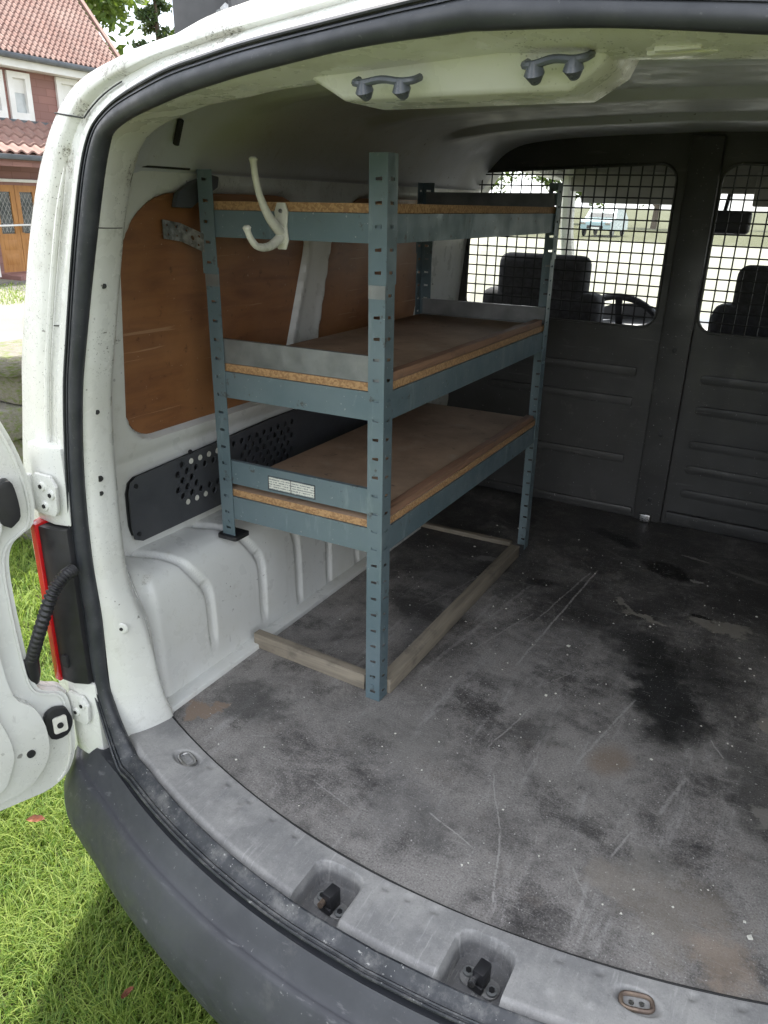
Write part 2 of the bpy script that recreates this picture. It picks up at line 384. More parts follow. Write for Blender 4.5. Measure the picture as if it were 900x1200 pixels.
def floor_mat():
    t = NT('worn_black_floor_mat')
    sp = t.sep()
    n1 = t.noise(2.3, 8, .68); n2 = t.noise(9, 9, .74, dist=.9); n3 = t.noise(48, 7, .8)
    col = t.mix(t.rng(n1, .35, .7), (.036, .034, .035), (.062, .058, .057))
    # pale dust trodden in, heaviest towards the doors
    dv = t.rng(sp[1], 2.4, 1.3, -.02, .095)
    sm = t.math('ADD', t.math('ADD', t.math('MULTIPLY', n1, .42), t.math('MULTIPLY', n2, .38)), t.math('MULTIPLY', n3, .20))
    d = t.rng(t.math('ADD', sm, dv), .455, .66, .05, .95)
    col = t.mix(d, col, (.255, .240, .226))
    drag = t.noise(1, 8, .72, vec=t.stretch((26, 2.6, 1)), dist=.4); col = t.mix(t.math('MULTIPLY', t.rng(drag, .53, .68), t.math('MULTIPLY', d, .75)), col, (.34, .33, .32))
    grime = t.noise(5.2, 9, .75); col = t.mix(t.rng(grime, .52, .64, 0, .72), col, (.040, .037, .036))
    brown = t.noise(6.3, 7, .7); col = t.mix(t.rng(brown, .56, .72, 0, .45), col, (.16, .135, .115))
    gr = t.noise(300, 3, .7); col = t.mix(t.math('MULTIPLY', t.rng(gr, .52, .66), t.math('ADD', t.math('MULTIPLY', d, .55), .10)), col, (.36, .35, .34))
    col = t.mix(t.math('MULTIPLY', t.rng(gr, .46, .36), .45), col, (.03, .03, .03))
    nv = t.n('TexNoise'); nv.inputs['Scale'].default_value = 13; nv.inputs['Detail'].default_value = 9; nv.inputs['Roughness'].default_value = .72; t.l(t.co, nv.inputs['Vector'])
    nsub = t.n('VectorMath', operation='SUBTRACT'); t.l(nv.outputs['Color'], nsub.inputs[0]); nsub.inputs[1].default_value = (.5, .5, .5)
    def blob(c, x, y, rx, ry, rot, colr, amt, soft=.35, wob=.1):
        sc = t.n('VectorMath', operation='SCALE'); t.l(nsub.outputs[0], sc.inputs[0]); sc.inputs['Scale'].default_value = wob*1.9
        ad = t.n('VectorMath', operation='ADD'); t.l(t.co, ad.inputs[0]); t.l(sc.outputs[0], ad.inputs[1])
        mp = t.n('Mapping', vector_type='TEXTURE'); t.l(ad.outputs[0], mp.inputs[0]); mp.inputs['Location'].default_value = (x, y, 0); mp.inputs['Rotation'].default_value = (0, 0, R(rot)); mp.inputs['Scale'].default_value = (rx, ry, 50)
        ln = t.n('VectorMath', operation='LENGTH'); t.l(mp.outputs[0], ln.inputs[0])
        return t.mix(t.rng(ln.outputs['Value'], 1+soft*.4, 1-soft, 0, amt), c, colr)
    sn = t.rng(t.noise(75, 5, .75), .36, .52)
    def scratch(c, p, q, wd, amt=.6, colr=(.34, .33, .32)):
        (x0, y0), (x1, y1) = p, q; L = math.hypot(x1-x0, y1-y0)
        sc = t.n('VectorMath', operation='SCALE'); t.l(nsub.outputs[0], sc.inputs[0]); sc.inputs['Scale'].default_value = .016
        ad = t.n('VectorMath', operation='ADD'); t.l(t.co, ad.inputs[0]); t.l(sc.outputs[0], ad.inputs[1])
        mp = t.n('Mapping', vector_type='TEXTURE'); t.l(ad.outputs[0], mp.inputs[0]); mp.inputs['Location'].default_value = (x0, y0, 0); mp.inputs['Rotation'].default_value = (0, 0, math.atan2(y1-y0, x1-x0)); mp.inputs['Scale'].default_value = (L, wd, 1)
        s_ = t.sep(mp.outputs[0]); a = t.rng(t.math('ABSOLUTE', s_[1]), 1, .3, 0, 1)
        b = t.math('MULTIPLY', t.rng(s_[0], -.02, .06), t.rng(s_[0], 1.02, .9))
        return t.mix(t.math('MULTIPLY', t.math('MULTIPLY', a, b), t.math('MULTIPLY', sn, min(1., amt*.95))), c, colr)
    oil = (.010, .010, .010)
    for a in ((.25, 1.55, .085, .20, 18, oil, .97, .5, .12), (.16, 1.74, .12, .10, -20, oil, .85, .7, .12), (.30, 1.72, .07, .12, 0, oil, .7, .7, .1),
              (-.069, 2.37, .10, .035, -25, oil, .95, .3, .06), (.13, 2.205, .085, .045, -25, oil, .97, .3, .06), (-.17, 1.93, .045, .028, 10, oil, .8, .5, .05),
              (.02, 1.80, .13, .16, 30, (.022, .021, .021), .45, .6, .15), (-.10, 1.99, .30, .14, 12, (.026, .025, .025), .3, .6, .2), (.42, 2.1, .25, .35, 0, (.022, .021, .021), .4, .6, .2),
              (-.42, 1.62, .12, .06, -30, oil, .7, .6, .1), (-.52, 1.06, .10, .08, 20, (.035, .034, .034), .6, .6, .15), (.02, 1.27, .07, .05, 10, (.04, .038, .037), .6, .6, .1),
              (.45, 1.35, .08, .22, 12, oil, .6, .7, .15),
              (.19, 1.275, .045, .055, 0, (.20, .15, .11), .65, .7, .04), (-.595, .99, .045, .030, 25, (.22, .165, .125), .95, .2, .11),
              (.36, .98, .11, .09, 0, (.20, .175, .145), .55, .8, .2), (.44, .93, .06, .05, 0, (.28, .22, .17), .6, .7, .12), (.30, 1.06, .05, .05, 0, (.24, .23, .21), .5, .6, .15), (.25, .99, .05, .03, -20, (.24, .215, .185), .5, .6, .1),
              (-.10, .97, .14, .07, -25, (.17, .165, .16), .5, .8, .2), (-.18, 1.12, .14, .10, 10, (.16, .155, .145), .45, .8, .2), (-.42, 1.82, .10, .05, 20, (.15, .145, .14), .5, .6, .1), (-.36, 2.0, .05, .02, 20, (.3, .29, .28), .5, .4, .06)):
        col = blob(col, *a)
    tear = (.235, .22, .19)
    for a in ((.065, 1.93, .042, .011, -58, tear, .85, .3, .06), (.125, 1.885, .070, .012, -10, tear, .85, .3, .06), (.315, 1.94, .085, .034, 2, tear, .8, .35, .11), (.255, 1.965, .03, .009, -5, oil, .95, .2, .02),
              (.215, 2.18, .022, .012, 0, (.26, .25, .23), .8, .3, .05), (.185, 2.34, .05, .007, -12, (.26, .25, .23), .7, .3, .03), (.36, 2.28, .09, .012, -18, (.2, .195, .18), .6, .4, .05), (.475, 1.56, .03, .05, 20, tear, .85, .3, .10), (.46, 1.27, .014, .04, 8, (.22, .21, .19), .7, .4, .07)):
        col = blob(col, *a)
    for a in (((-.052, 2.10), (-.085, 1.47), .0035, .75), ((-.066, 2.08), (-.115, 1.70), .003, .5), ((.19, 1.5), (.135, 1.23), .003, .7), ((.185, 1.43), (.15, 1.30), .002, .5), ((-.055, .968), (.045, .934), .0018, .9),
              ((.006, 1.12), (.072, .99), .0018, .8), ((.072, .99), (.118, .84), .0022, .8), ((.33, 1.30), (.30, 1.17), .005, .6), ((.352, 1.44), (.385, 1.39), .002, .9), ((-.19, 1.9), (-.27, 1.3), .006, .35),
              ((-.28, .93), (-.16, .90), .0015, .6), ((.0, 1.35), (-.03, 1.18), .002, .6), ((.05, 1.55), (-.02, 1.42), .002, .5), ((-.13, 1.75), (-.2, 1.5), .0025, .5), ((.2, .98), (.24, .93), .002, .6), ((.27, 1.12), (.25, 1.03), .0025, .7), ((-.4, 1.0), (-.47, .96), .0025, .5), ((-.33, 1.9), (-.40, 1.62), .003, .4)):
        col = scratch(col, a[0], a[1], a[2]*1.1, a[3], (.34, .33, .315))
    # fine random scuffs and grit
    for k, ang in enumerate((35, -20, 70, 100, 62)):
        mp = t.n('Mapping'); t.l(t.co, mp.inputs[0]); mp.inputs['Rotation'].default_value = (0, 0, R(ang)); mp.inputs['Scale'].default_value = (14, 260, 1); mp.inputs['Location'].default_value = (k*3.1, k*1.7, 0)
        col = t.mix(t.rng(t.noise(1, 2, vec=mp.outputs[0]), .685, .73, 0, .38), col, (.33, .32, .31))
    col = t.mix(t.rng(t.noise(165, 2), .69, .72, 0, .9), col, (.45, .44, .42)); col = t.mix(t.rng(t.noise(330, 2), .66, .70, 0, .6), col, (.36, .35, .34))
    t.base(col); t.rough(t.rng(d, 0, 1, .52, .85))
    q = t.math('ADD', t.math('MULTIPLY', t.noise(520, 2), .4), t.math('MULTIPLY', t.noise(14, 5), 1.0)); t.bump(q, .35, .003)
    return t.m
M['floor'] = floor_mat()

# ------------------------------------------------------------------ the ground and roads
GZ = -.57
def sheet(name, x0, y0, x1, y1, z, m): return tag(mk(name, [(x0, y0, z), (x1, y0, z), (x1, y1, z), (x0, y1, z)], [(0, 1, 2, 3)], m), kind='structure')
sheet('ground', -400, -300, 400, 900, GZ, M['soil'])
sheet('road', -8.4, -40, -5.2, 4.9, GZ+.004, M['asphalt'])
sheet('forecourt', -60, 5.3, 40, 42, GZ+.008, M['forecourt'])
sheet('pavement', -10.2, -40, -8.4, 5.3, GZ+.09, M['paving'])
k_ = bx('kerb', (-8.4, -40, GZ-.05), (-8.25, 5.3, GZ+.11), M['paving'], bevel=.015); tag(k_, kind='structure')
def blades(name, regions, seed, hmul=1.0, mat='grass'):
    g = np.random.default_rng(seed); V = []; T = []
    for (x0, y0, x1, y1, n, h0, h1, wd) in regions:
        x = g.uniform(x0, x1, n); y = g.uniform(y0, y1, n)
        cl = .55+.45*np.sin(x*7.1+2*np.sin(y*5.3))*np.cos(y*6.7+1.3*np.sin(x*9.1))
        h = g.uniform(h0, h1, n)*(.65+.6*cl); a = g.uniform(0, 2*np.pi, n); le = g.uniform(.2, 1.6, n)*h; wv = wd*g.uniform(.6, 1.3, n)
        dx, dy = np.cos(a), np.sin(a); sx, sy = -dy*wv/2, dx*wv/2
        b = np.full(n, GZ); P = []
        for (k, zz, l) in ((1., 0., 0.), (.85, .5, .22), (.5, .85, .62)):
            for s in (1, -1): P.append(np.stack([x+dx*le*l+s*sx*k, y+dy*le*l+s*sy*k, b+h*zz], 1))
        P.append(np.stack([x+dx*le, y+dy*le, b+h*(.98-.25*le/h*.6)], 1))
        V.append(np.stack(P, 1).reshape(-1, 3)); tt = np.clip(g.normal(.45, .33, n)+.25*(cl-.5), 0, 1); dead = g.uniform(0, 1, n) < .06; tt = np.where(dead, 1.8, tt)
        T.append(np.repeat(tt, 7))
    V = np.concatenate(V); T = np.concatenate(T); n = len(V)//7
    base = (np.arange(n)*7)[:, None]
    q = np.concatenate([base+np.array([0, 1, 3, 2]), base+np.array([2, 3, 5, 4])]); tr = base+np.array([4, 5, 6])
    me = bpy.data.meshes.new(name); me.vertices.add(len(V)); me.vertices.foreach_set('co', V.ravel())
    loops = np.concatenate([q.ravel(), tr.ravel()]); me.loops.add(len(loops)); me.loops.foreach_set('vertex_index', loops.astype(np.int32))
    tot = np.concatenate([np.full(len(q), 4), np.full(len(tr), 3)]); st = np.concatenate([[0], np.cumsum(tot)[:-1]])
    me.polygons.add(len(tot)); me.polygons.foreach_set('loop_start', st.astype(np.int32)); me.polygons.foreach_set('loop_total', tot.astype(np.int32))
    me.update(calc_edges=True); at_ = me.attributes.new('tint', 'FLOAT', 'POINT'); at_.data.foreach_set('value', T.astype(np.float32))
    me.materials.append(M[mat]); o = bpy.data.objects.new(name, me); COL.objects.link(o); return o
go = blades('grass', [(-1.75, -.2, .0, 1.5, 95000, .022, .065, .0027), (-3.3, .6, -1.3, 3.0, 36000, .03, .08, .0045), (-2.6, -1.6, 2.2, .0, 14000, .04, .09, .006), (-5.1, -1.5, -1.7, 6, 9000, .04, .09, .009), (-12.8, 3, -10.3, 14, 9000, .03, .09, .012)], 3)
tag(go, 'bright green lawn grass around the van', 'grass', kind='stuff')

# ------------------------------------------------------------------ van: rear opening loops (left half), measured in the photograph
van = empty('van', (0, 0, GZ)); VOFF = Vector((0, 0, -GZ))
tag(van, 'white delivery van with open rear and dirty cargo bay', 'van')
van.location = (0, 0, 0)
def half(px, ys): return [at(p[0], p[1], y=y) for p, y in zip(px, ys)]
I_ = half([(142,862),(130,810),(120,727),(108,653),(99,560),(97,467),(102,395),(115,267),(127,178),(142,147),(205,115),(262,95),(315,80),(420,55)], [.838,.837,.836,.838,.84,.84,.838,.83,.82,.80,.755,.735,.722,.71])
J_ = half([(203,836),(190,806),(172,740),(150,670),(137,557),(133,467),(138,400),(150,267),(163,192),(182,155),(235,128),(280,117),(330,106),(425,93)], [.935,.918,.908,.90,.90,.90,.90,.90,.90,.885,.84,.815,.80,.79])
O_ = half([(113,868),(107,800),(97,727),(85,653),(77,560),(74,467),(77,400),(87,267),(101,167),(127,123),(187,83),(247,60),(300,43),(400,17)], [.815,.82,.82,.82,.82,.82,.82,.815,.808,.79,.745,.725,.712,.70])
B_ = half([(86,890),(70,800),(58,727),(42,653),(29,560),(27,467),(27,400),(37,267),(55,170),(87,103),(147,65),(207,42),(262,24),(350,-3)], [.86,.86,.86,.86,.86,.86,.86,.86,.855,.84,.80,.78,.765,.755])
I_.append(np.array([.06, .707, 1.1395])); J_.append(np.array([.06, .787, 1.127])); O_.append(np.array([.06, .697, 1.172])); B_.append(np.array([.06, .75, 1.222]))
n_ = len(I_)
K_ = []
for i, j in enumerate(J_):
    f = min(1, max(0, (i-7)/4.))
    a = np.array([-.675 if i < 3 else -.775, j[1]+(.03 if i < 3 else .075), j[2]]); b = j+np.array([0, .06, .02]); K_.append(a*(1-f)+b*f)
SUB = 6
I_, J_, O_, B_, K_ = [cat_rom(q, SUB) for q in (I_, J_, O_, B_, K_)]
def mirror_top(rows):          # the opening's crown sits a little right of the centre post
    def m(p):
        t = min(1, max(0, (p[2]-.8)/.3)); return (-p[0]+.12*t*t*(3-2*t), p[1], p[2])
    return rows + [[m(p) for p in r_] for r_ in rows[-2::-1]]
mirror = lambda rows: rows + [[(-p[0], p[1], p[2]) for p in r_] for r_ in rows[-2::-1]]
def bez(a, b, c, n): return [(1-t)**2*a+2*t*(1-t)*b+t*t*c for t in np.linspace(0, 1, n)]
# inner frame of the opening
rows = []
for i in range(len(I_)):
    a, j, k = I_[i]+(J_[i]-I_[i])*.0, J_[i], K_[i]
    nrm = np.array([.45, -.9, 0]); r_ = [a+(j-a)*s + nrm*.012*math.sin(math.pi*s) for s in np.linspace(0, .86, 8)]
    d = j-a
    r_ += bez(r_[-1], j+d*.06, j*.72+k*.28, 6)[1:] + [j*.72+k*.28+(k-(j*.72+k*.28))*s for s in (.35, .7, 1.)]
    rows.append([tuple(p) for p in r_])
rows = [[(p[0], p[1]+.004, p[2]-.05) for p in rows[0]]]+rows
MB().grid(mirror_top(rows)).build('door_frame_inner', M['paint'], van, smooth=True, sharp=60)
# outer frame: seal flange -> channel -> body edge, then the outer skin running forward
rows = []
for i in range(len(O_)):
    o, b = O_[i], B_[i]; d = b-o
    f = min(1, max(0, (i/SUB-7)/3.))
    out = np.array([-1., 0, 0])*(1-f)+np.array([0, 0, 1.])*f
    r_ = [o-d*.12+np.array([0, .012, 0]), o+d*.02, o+d*.16]
    r_ += [o+d*.20+np.array([0, .004, 0]), o+d*.42+np.array([0, .005, 0]), o+d*.50+np.array([0, -.006, 0]), o+d*.58+np.array([0, -.009, 0])]
    e = o+d*.80+np.array([0, -.010, 0])
    r_ += bez(e, b+np.array([0, -.014, 0])+out*.002, b+np.array([0, .030, 0])+out*.006, 6)
    up_ = np.array([0, 0, .022])*f
    r_ += [b+np.array([0, .07, 0])+out*.018+up_*.4, b+np.array([0, .14, 0])+out*.04+up_, b+np.array([0, .4, 0])+out*.062+up_]
    for yy in (1.6, 2.2, 2.82): q = b+out*.068+up_; r_.append(np.array([q[0], yy, q[2]]))
    rows.append([tuple(p) for p in r_])
low = []
for dz, dy in ((-.30, .05), (-.12, .03)):
    low.append([(p[0]+(.0 if k_ < 7 else -.0), p[1]+dy, rows[0][k_][2]+dz) for k_, p in enumerate(rows[0])])
MB().grid(mirror_top(low+rows)).build('body_shell', M['paint'], van, smooth=True, sharp=50)
# bead of seam sealer down the outer pillar
bead = [O_[i]+(B_[i]-O_[i])*.34+np.array([0, -.003, 0]) for i in range(int(4.1*SUB), int(7.9*SUB))]
MB().tube(bead, [.0046*min(1, .35+i/3, .35+(len(bead)-1-i)/4) for i in range(len(bead))], 8).build('seam_bead', M['paint'], van, smooth=True)
sp_ = MB()
for i in range(int(3.9*SUB), int(13*SUB), 2): sp_.cyl(O_[i]+(B_[i]-O_[i])*.11+np.array([0, .0005, 0]), (0, 1, 0), .0036, .0024, 10)
tag(sp_.build('spot_welds', M['paint'], van, bevel=0), kind='stuff')
# panel joints and a drip channel on the upper corner
def groove(name, pts, r=.0016, m='dark'): return MB().tube(pts, r, 6).build(name, M[m], van, smooth=True)
q = int(8.55*SUB); groove('panel_joint', [O_[q]+(B_[q]-O_[q])*s+np.array([0, -.010*min(1, s*1.6)-.001, 0]) for s in np.linspace(.25, .92, 8)], .0011)
groove('panel_joint', [O_[i]+(B_[i]-O_[i])*.30+np.array([0, .001, 0]) for i in range(int(8.55*SUB), int(9.8*SUB))], .0011)
q = int(6.3*SUB); groove('panel_joint', [O_[q]+(B_[q]-O_[q])*s+np.array([0, .002, 0]) for s in np.linspace(.03, .3, 5)], .0010)
q = 7*SUB; groove('panel_joint', [np.array(p)+np.array([.0, -.0012, 0]) for p in [I_[q]+(J_[q]-I_[q])*s+np.array([.45, -.9, 0])*.012*math.sin(math.pi*s) for s in np.linspace(.05, .86, 8)]], .0008)
# rubber seal all round
OB = [(x, .655+.33*x*x, -.020) for x in (0, -.15, -.30, -.45, -.57, -.645)]; IB = [(x*.985, .685+.34*x*x, .001) for x in (0, -.15, -.30, -.45, -.57, -.635)]
OS = cat_rom(OB+[tuple(p) for p in O_[SUB::SUB]], 7); IS = cat_rom(IB+[tuple(p) for p in I_[SUB::SUB]], 7)
prof = [(-1.02, -.3), (-1.02, .25), (-.93, .5), (-.80, .5), (-.76, .25), (-.66, .25), (-.62, .55), (-.52, .62), (-.48, .5), (-.2, .88), (.2, 1.), (.6, .92), (.9, .6), (1.03, .2), (1.03, -.4)]
prof_b = [(-1.02, -.3), (-1.0, .7), (-.9, .9), (-.76, .8), (-.7, .35), (-.6, .35), (-.55, .8), (-.42, .85), (-.36, .3), (-.1, .22), (.3, .3), (.6, .4), (.9, .5), (1.03, .3), (1.03, -.4)]
rows = []
for i in range(len(OS)):
    o, n2 = OS[i], IS[i]; c = (o+n2)/2; a = (o-n2)/2
    t_ = OS[min(i+1, len(OS)-1)]-OS[max(i-1, 0)]; nn = np.cross(t_, a); nn /= np.linalg.norm(nn)
    if nn[1] > 0 and nn[2] <= .2: nn = -nn
    if i < 7*4 and nn[2] < 0: nn = -nn
    f = min(1, max(0, (i/7-4.2)/1.6)); th = .010*(1-f)+.017*f
    rows.append([tuple(c+a*(-(p[0]*f+p2[0]*(1-f)))*-1*1.0 + nn*th*(p[1]*f+p2[1]*(1-f))) for p, p2 in zip([(-p[0], p[1]) for p in prof], [(-p[0], p[1]) for p in prof_b])])
MB().grid(mirror_top(rows), closed=True).build('weather_seal', M['rubber'], van, smooth=True, sharp=50)

# ------------------------------------------------------------------ side walls, arches, roof lining
def xw(z): return -.80+.012*max(0, (z-.3))/.25 if z < .55 else -.788+.043*(z-.55)/.45
def smooth(a, b, x): t = min(1, max(0, (x-a)/(b-a))); return t*t*(3-2*t)
def skew(y, z, k): return y-k*(z-.65)
AP = [(1.035, 1.575, 0, .22), (1.70, 2.27, .13, .22)]        # the two apertures, left and right edges with their lean
def sdrr(y, z, ap, r=None):
    r = .075 if z < .8 else .135
    y0, y1, k0, k1 = ap; z0, z1 = .538, 1.012
    f = (y-y0)/(y1-y0); f = min(1, max(0, f)); yy = y-(k0*(1-f)+k1*f)*(z-.65)
    cx, cz = (y0+y1)/2, (z0+z1)/2; qx, qz = abs(yy-cx)-(y1-y0)/2+r, abs(z-cz)-(z1-z0)/2+r
    return math.hypot(max(qx, 0), max(qz, 0))+min(max(qx, qz), 0)-r
def side_wall():
    ys = np.arange(.955, 2.64, .0075); zs = list(np.arange(-.01, .30, .05))+list(np.arange(.30, 1.0485, .0075)); rows = []
    for z in zs:
        r_ = []
        for y in ys:
            x = xw(z); d = min(sdrr(y, z, a) for a in AP)
            x -= .020*smooth(.004, -.006, d); x += .004*smooth(.03, .012, d)*(1-smooth(.004, -.006, d))
            x += .006*smooth(.06, .0, abs(z-.315))                         # shoulder above the arch
            x -= .006*smooth(.012, .004, abs(z-.50))*.6
            r_.append((x, y, z))
        rows.append(r_)
    return MB().grid(rows).build('side_wall', M['paint_in'], van, smooth=True, sharp=55)
sw = side_wall()
def ply_outline(ap, r=.072, ins=.004):
    y0, y1, k0, k1 = ap; out = []
    rp = .132; lo_ = [q for q in rrect(0+ins, .538+ins, y1-y0-ins, 1.012-ins, r, 8) if q[1] < .8]; hi_ = [q for q in rrect(0+ins, .538+ins, y1-y0-ins, 1.012-ins, rp, 8) if q[1] >= .8]
    for (u, z) in lo_[:9]+hi_+lo_[9:]:
        f = u/(y1-y0); out.append((y0+u+(k0*(1-f)+k1*f)*(z-.65), z))
    return out
for ap in AP:
    o = MB().plate(ply_outline(ap), [], .005, lambda u, v, d: (xw(v)-.0135+d, u, v)).build('plywood_panel', M['ply'], van)
    inst(o, scale=(-1, 1, 1), parent=van)
inst(sw, scale=(-1, 1, 1), parent=van)
# perforated trim panel with real holes
holes = []; plugs = []
for rI in range(6):
    z = .368+.0185*rI
    for cI in range(15):
        y = 1.15+.029*cI+(.0145 if rI % 2 else 0)
        if 1.215 < y < 1.365 and rI in (2, 3): continue
        if 1.29 < y < 1.36 and rI == 4: continue
        if y < 1.16 and rI in (0, 5): continue
        holes.append(circ(y, z+.012*(y-1.15), .0078, 10))
        if (rI == 5 and 1.19 < y < 1.31) or (rI == 0 and 1.17 < y < 1.25): plugs.append((y, z+.012*(y-1.15)))
outl = [(1.035, .47), (1.02, .462), (1.012, .44), (1.014, .36), (1.02, .335), (1.04, .325), (2.25, .325), (2.25, .50), (1.5, .492)]
pp = MB().plate(outl, holes, .004, lambda u, v, d: (xw(v)+.016+d, u, v)).build('perforated_panel', M['panel'], van)
MB().plate([(p[0]+(.004 if p[0] < 1.2 else 0), p[1]+(.004 if p[1] < .4 else -.004)) for p in outl], [], .002, lambda u, v, d: (xw(v)+.002+d, u, v)).build('panel_backing', M['bulk'], van)
for y, z in plugs: MB().cyl((xw(z)+.017, y, z), (1, 0, 0), .0065, .006, 10).build('white_plug', M['hookwhite'], van)
for y, z in ((1.03, .345), (1.03, .452), (1.33, .345), (1.19, .484)): MB().cyl((xw(z)+.021, y, z), (1, 0, 0), .005, .003, 12).build('panel_screw', M['black'], van)
# wheel arch with pressed ribs
def wheel_arch():
    pf = [(-.672, 0), (-.674, .06), (-.676, .14), (-.680, .20), (-.684, .238), (-.692, .266), (-.706, .284), (-.726, .294), (-.75, .299), (-.80, .303)]
    pf = cat_rom([(a, 0, b) for a, b in pf], 5); ys = np.arange(.945, 2.02, .004); rows = []
    ribs = [(1.12, .075, .055), (1.305, .05, .055), (1.452, .03, .03), (1.594, .02, .02), (1.74, .02, .02)]
    for y in ys:
        r_ = []
        for p in pf:
            x, z = p[0], p[2]; e = smooth(.985, .945, y)
            n = np.array([1, 0, .0]) if z < .22 else (np.array([.7, 0, .7]) if z < .285 else np.array([0, 0, 1.]))
            dsp = 0
            for (ry, z0, bend) in ribs:
                yc = ry - bend*smooth(.18, .30, z) - (.55*max(0, -.70-x) if z > .28 else 0)
                dsp -= .009*smooth(.014, .007, abs(y-yc))*smooth(z0-.02, z0+.02, z)
            dsp += .0012*math.sin(y*23+z*9)
            q = np.array([x, y, z])+n*dsp; q[0] -= .025*e*e; q[2] -= .02*e*(z/.3)
            r_.append(tuple(q))
        rows.append(r_)
    return MB().grid(rows).build('wheel_arch', M['paint_in'], van, smooth=True, sharp=60)
wa = wheel_arch(); inst(wa, scale=(-1, 1, 1), parent=van)
fl = bx('floor_flange', (-.676, .93, -.006), (-.640, 2.1, .012), M['paint_in'], van, bevel=.005); inst(fl, scale=(-1, 1, 1), parent=van)
# roof lining and cantrails
def lining():
    pf = cat_rom([(-.748, 0, 1.035), (-.738, 0, 1.045), (-.726, 0, 1.050), (-.71, 0, 1.075), (-.67, 0, 1.125), (-.62, 0, 1.165), (-.54, 0, 1.188), (-.35, 0, 1.202), (0, 0, 1.21)], 4)
    pf = [tuple(p) for p in pf]; pf = pf+[(-p[0], 0, p[2]) for p in pf[-2::-1]]; rows = []
    for y in np.arange(.93, 2.66, .02):
        cn = 1-.085*smooth(1.10, .93, y); dz_ = .022*smooth(1.10, .93, y)
        rib = sum(.016*smooth(.05, .025, abs(y-yc)) for yc in (1.30, 1.72, 2.14))
        rows.append([(p[0]*cn, y, p[2]-rib*smooth(1.15, 1.19, p[2])-dz_*smooth(1.08, 1.16, p[2])) for p in pf])
    return MB().grid(rows).build('roof_lining', M['paint_roof'], van, smooth=True)
lining()
groove('cantrail_groove', [(-.727, y, 1.0495) for y in np.linspace(1.0, 1.20, 6)], .0024)
for (px, py) in ((208, 155), (355, 155), (397, 160), (495, 170)):
    p = at(px, py, x=-.679)
    MB().tube([p+np.array([.002-.013, .006, -.018]), p+np.array([.002, 0, 0]), p+np.array([.015, -.006, .018])], .006, 8).build('cantrail_slot', M['dark'], van, smooth=True)
bx('floor_pan', (-.80, .88, -.03), (.80, 2.66, -.007), M['bulk'], van)
plate_pts = [at(px, py, x=-.728) for px, py in ((203, 243), (206, 226), (222, 213), (243, 204), (254, 207), (253, 220), (236, 232), (222, 244))]
MB().plate([(p[1], p[2]) for p in plate_pts], [], .014, lambda u, v, d: (-.735+d, u, v)).build('dark_plate', M['panel'], van, bevel=.004)  # small dark plate on the wall by the post top
# small fixings on the inner pillar
def on_pillar(px, py):
    best = None
    for y in np.linspace(.835, .93, 60):
        p = at(px, py, y=y)
        for i in range(0, len(I_)):
            for s in np.linspace(0, .86, 12):
                q = I_[i]+(J_[i]-I_[i])*s+np.array([.45, -.9, 0])*.012*math.sin(math.pi*s)
                e = np.linalg.norm(p-q)
                if best is None or e < best[0]: best = (e, q)
    return best[1]
for (px, py, r) in ((123, 340, .004), (115, 482, .004), (117, 557, .0035), (118, 567, .0055), (119, 579, .004), (142, 741, .0035)):
    p = on_pillar(px, py); MB().cyl(p, (.5, -.87, 0), r, .004, 12).build('fixing_hole', M['dark'], van)
p = on_pillar(141, 741); MB().cyl(p, (.5, -.87, 0), .013, .0022, 20, r2=.010).build('pressed_boss', M['paint_in'], van, bevel=.001)

# header box over the opening, hooks and small white blocks
hb = MB(); v = []
for (xx, z) in ((.165, 1.150), (.150, 1.118), (.118, 1.099)):
    v.append((xx, z))
for s, (y0, y1) in enumerate(((.742, .88),)):
    pts = [(-.165, 1.15), (-.150, 1.118), (-.118, 1.099), (.128, 1.099), (.160, 1.118), (.175, 1.15)]
    fy = lambda x, z: .735+.4*x*x+(1.15-z)*.75
    f3 = [(x, fy(x, z), z) for x, z in pts]; b3 = [(x, .875, z) for x, z in pts]
    n6 = len(pts); hb.add(f3+b3, [tuple(range(n6)), tuple(range(2*n6-1, n6-1, -1))]+[(i, (i+1) % n6, n6+(i+1) % n6, n6+i) for i in range(n6)])
hb.build('header_box', M['paint'], van, bevel=.006)
for (pa, pb) in (((418, 98), (488, 95)), ((616, 78), (690, 68))):
    a = at(*pa, y=.752); b = at(*pb, y=.752); c = (a+b)/2; e = (b-a)/2
    h = empty('roof_striker', c, parent=van)
    MB().tube(cat_rom([-e*1.02+np.array([0, .006, .004]), -e*.96+np.array([0, -.006, 0]), -e*.6+np.array([0, -.009, -.001]), np.array([0, -.009, .0015]), e*.6+np.array([0, -.009, -.001]), e*.96+np.array([0, -.006, 0]), e*1.02+np.array([0, .006, .004])], 4), .0037, 8).build('bar', M['handle'], h, smooth=True)
    for s in (-1, 1): MB().tube([e*s*.62+np.array([0, -.007, .001]), e*s*.62+np.array([0, -.006, -.008]), e*s*.62+np.array([0, .0, -.013])], [.006, .0095, .005], 14).build('foot', M['handle'], h, smooth=True)
for k in range(5):  # row of small plain white blocks on a painted base
    p = at(774+11*k, 53-.9*k, y=.752); o = bx('white_block', (-.0040, -.004, -.005), (.0040, .004, .005), M['upvc'], van, bevel=.001); o.location = p
p = at(800, 51, y=.764); o = bx('block_base', (-.028, -.004, -.008), (.030, .02, .01), M['paint'], van, bevel=.002); o.location = p
p = at(875, 42, y=.765); o = bx('chrome_block', (-.02, -.005, -.003), (.02, .01, .004), M['chrome'], van, bevel=.001); o.location = p  # small chrome block at the header edge

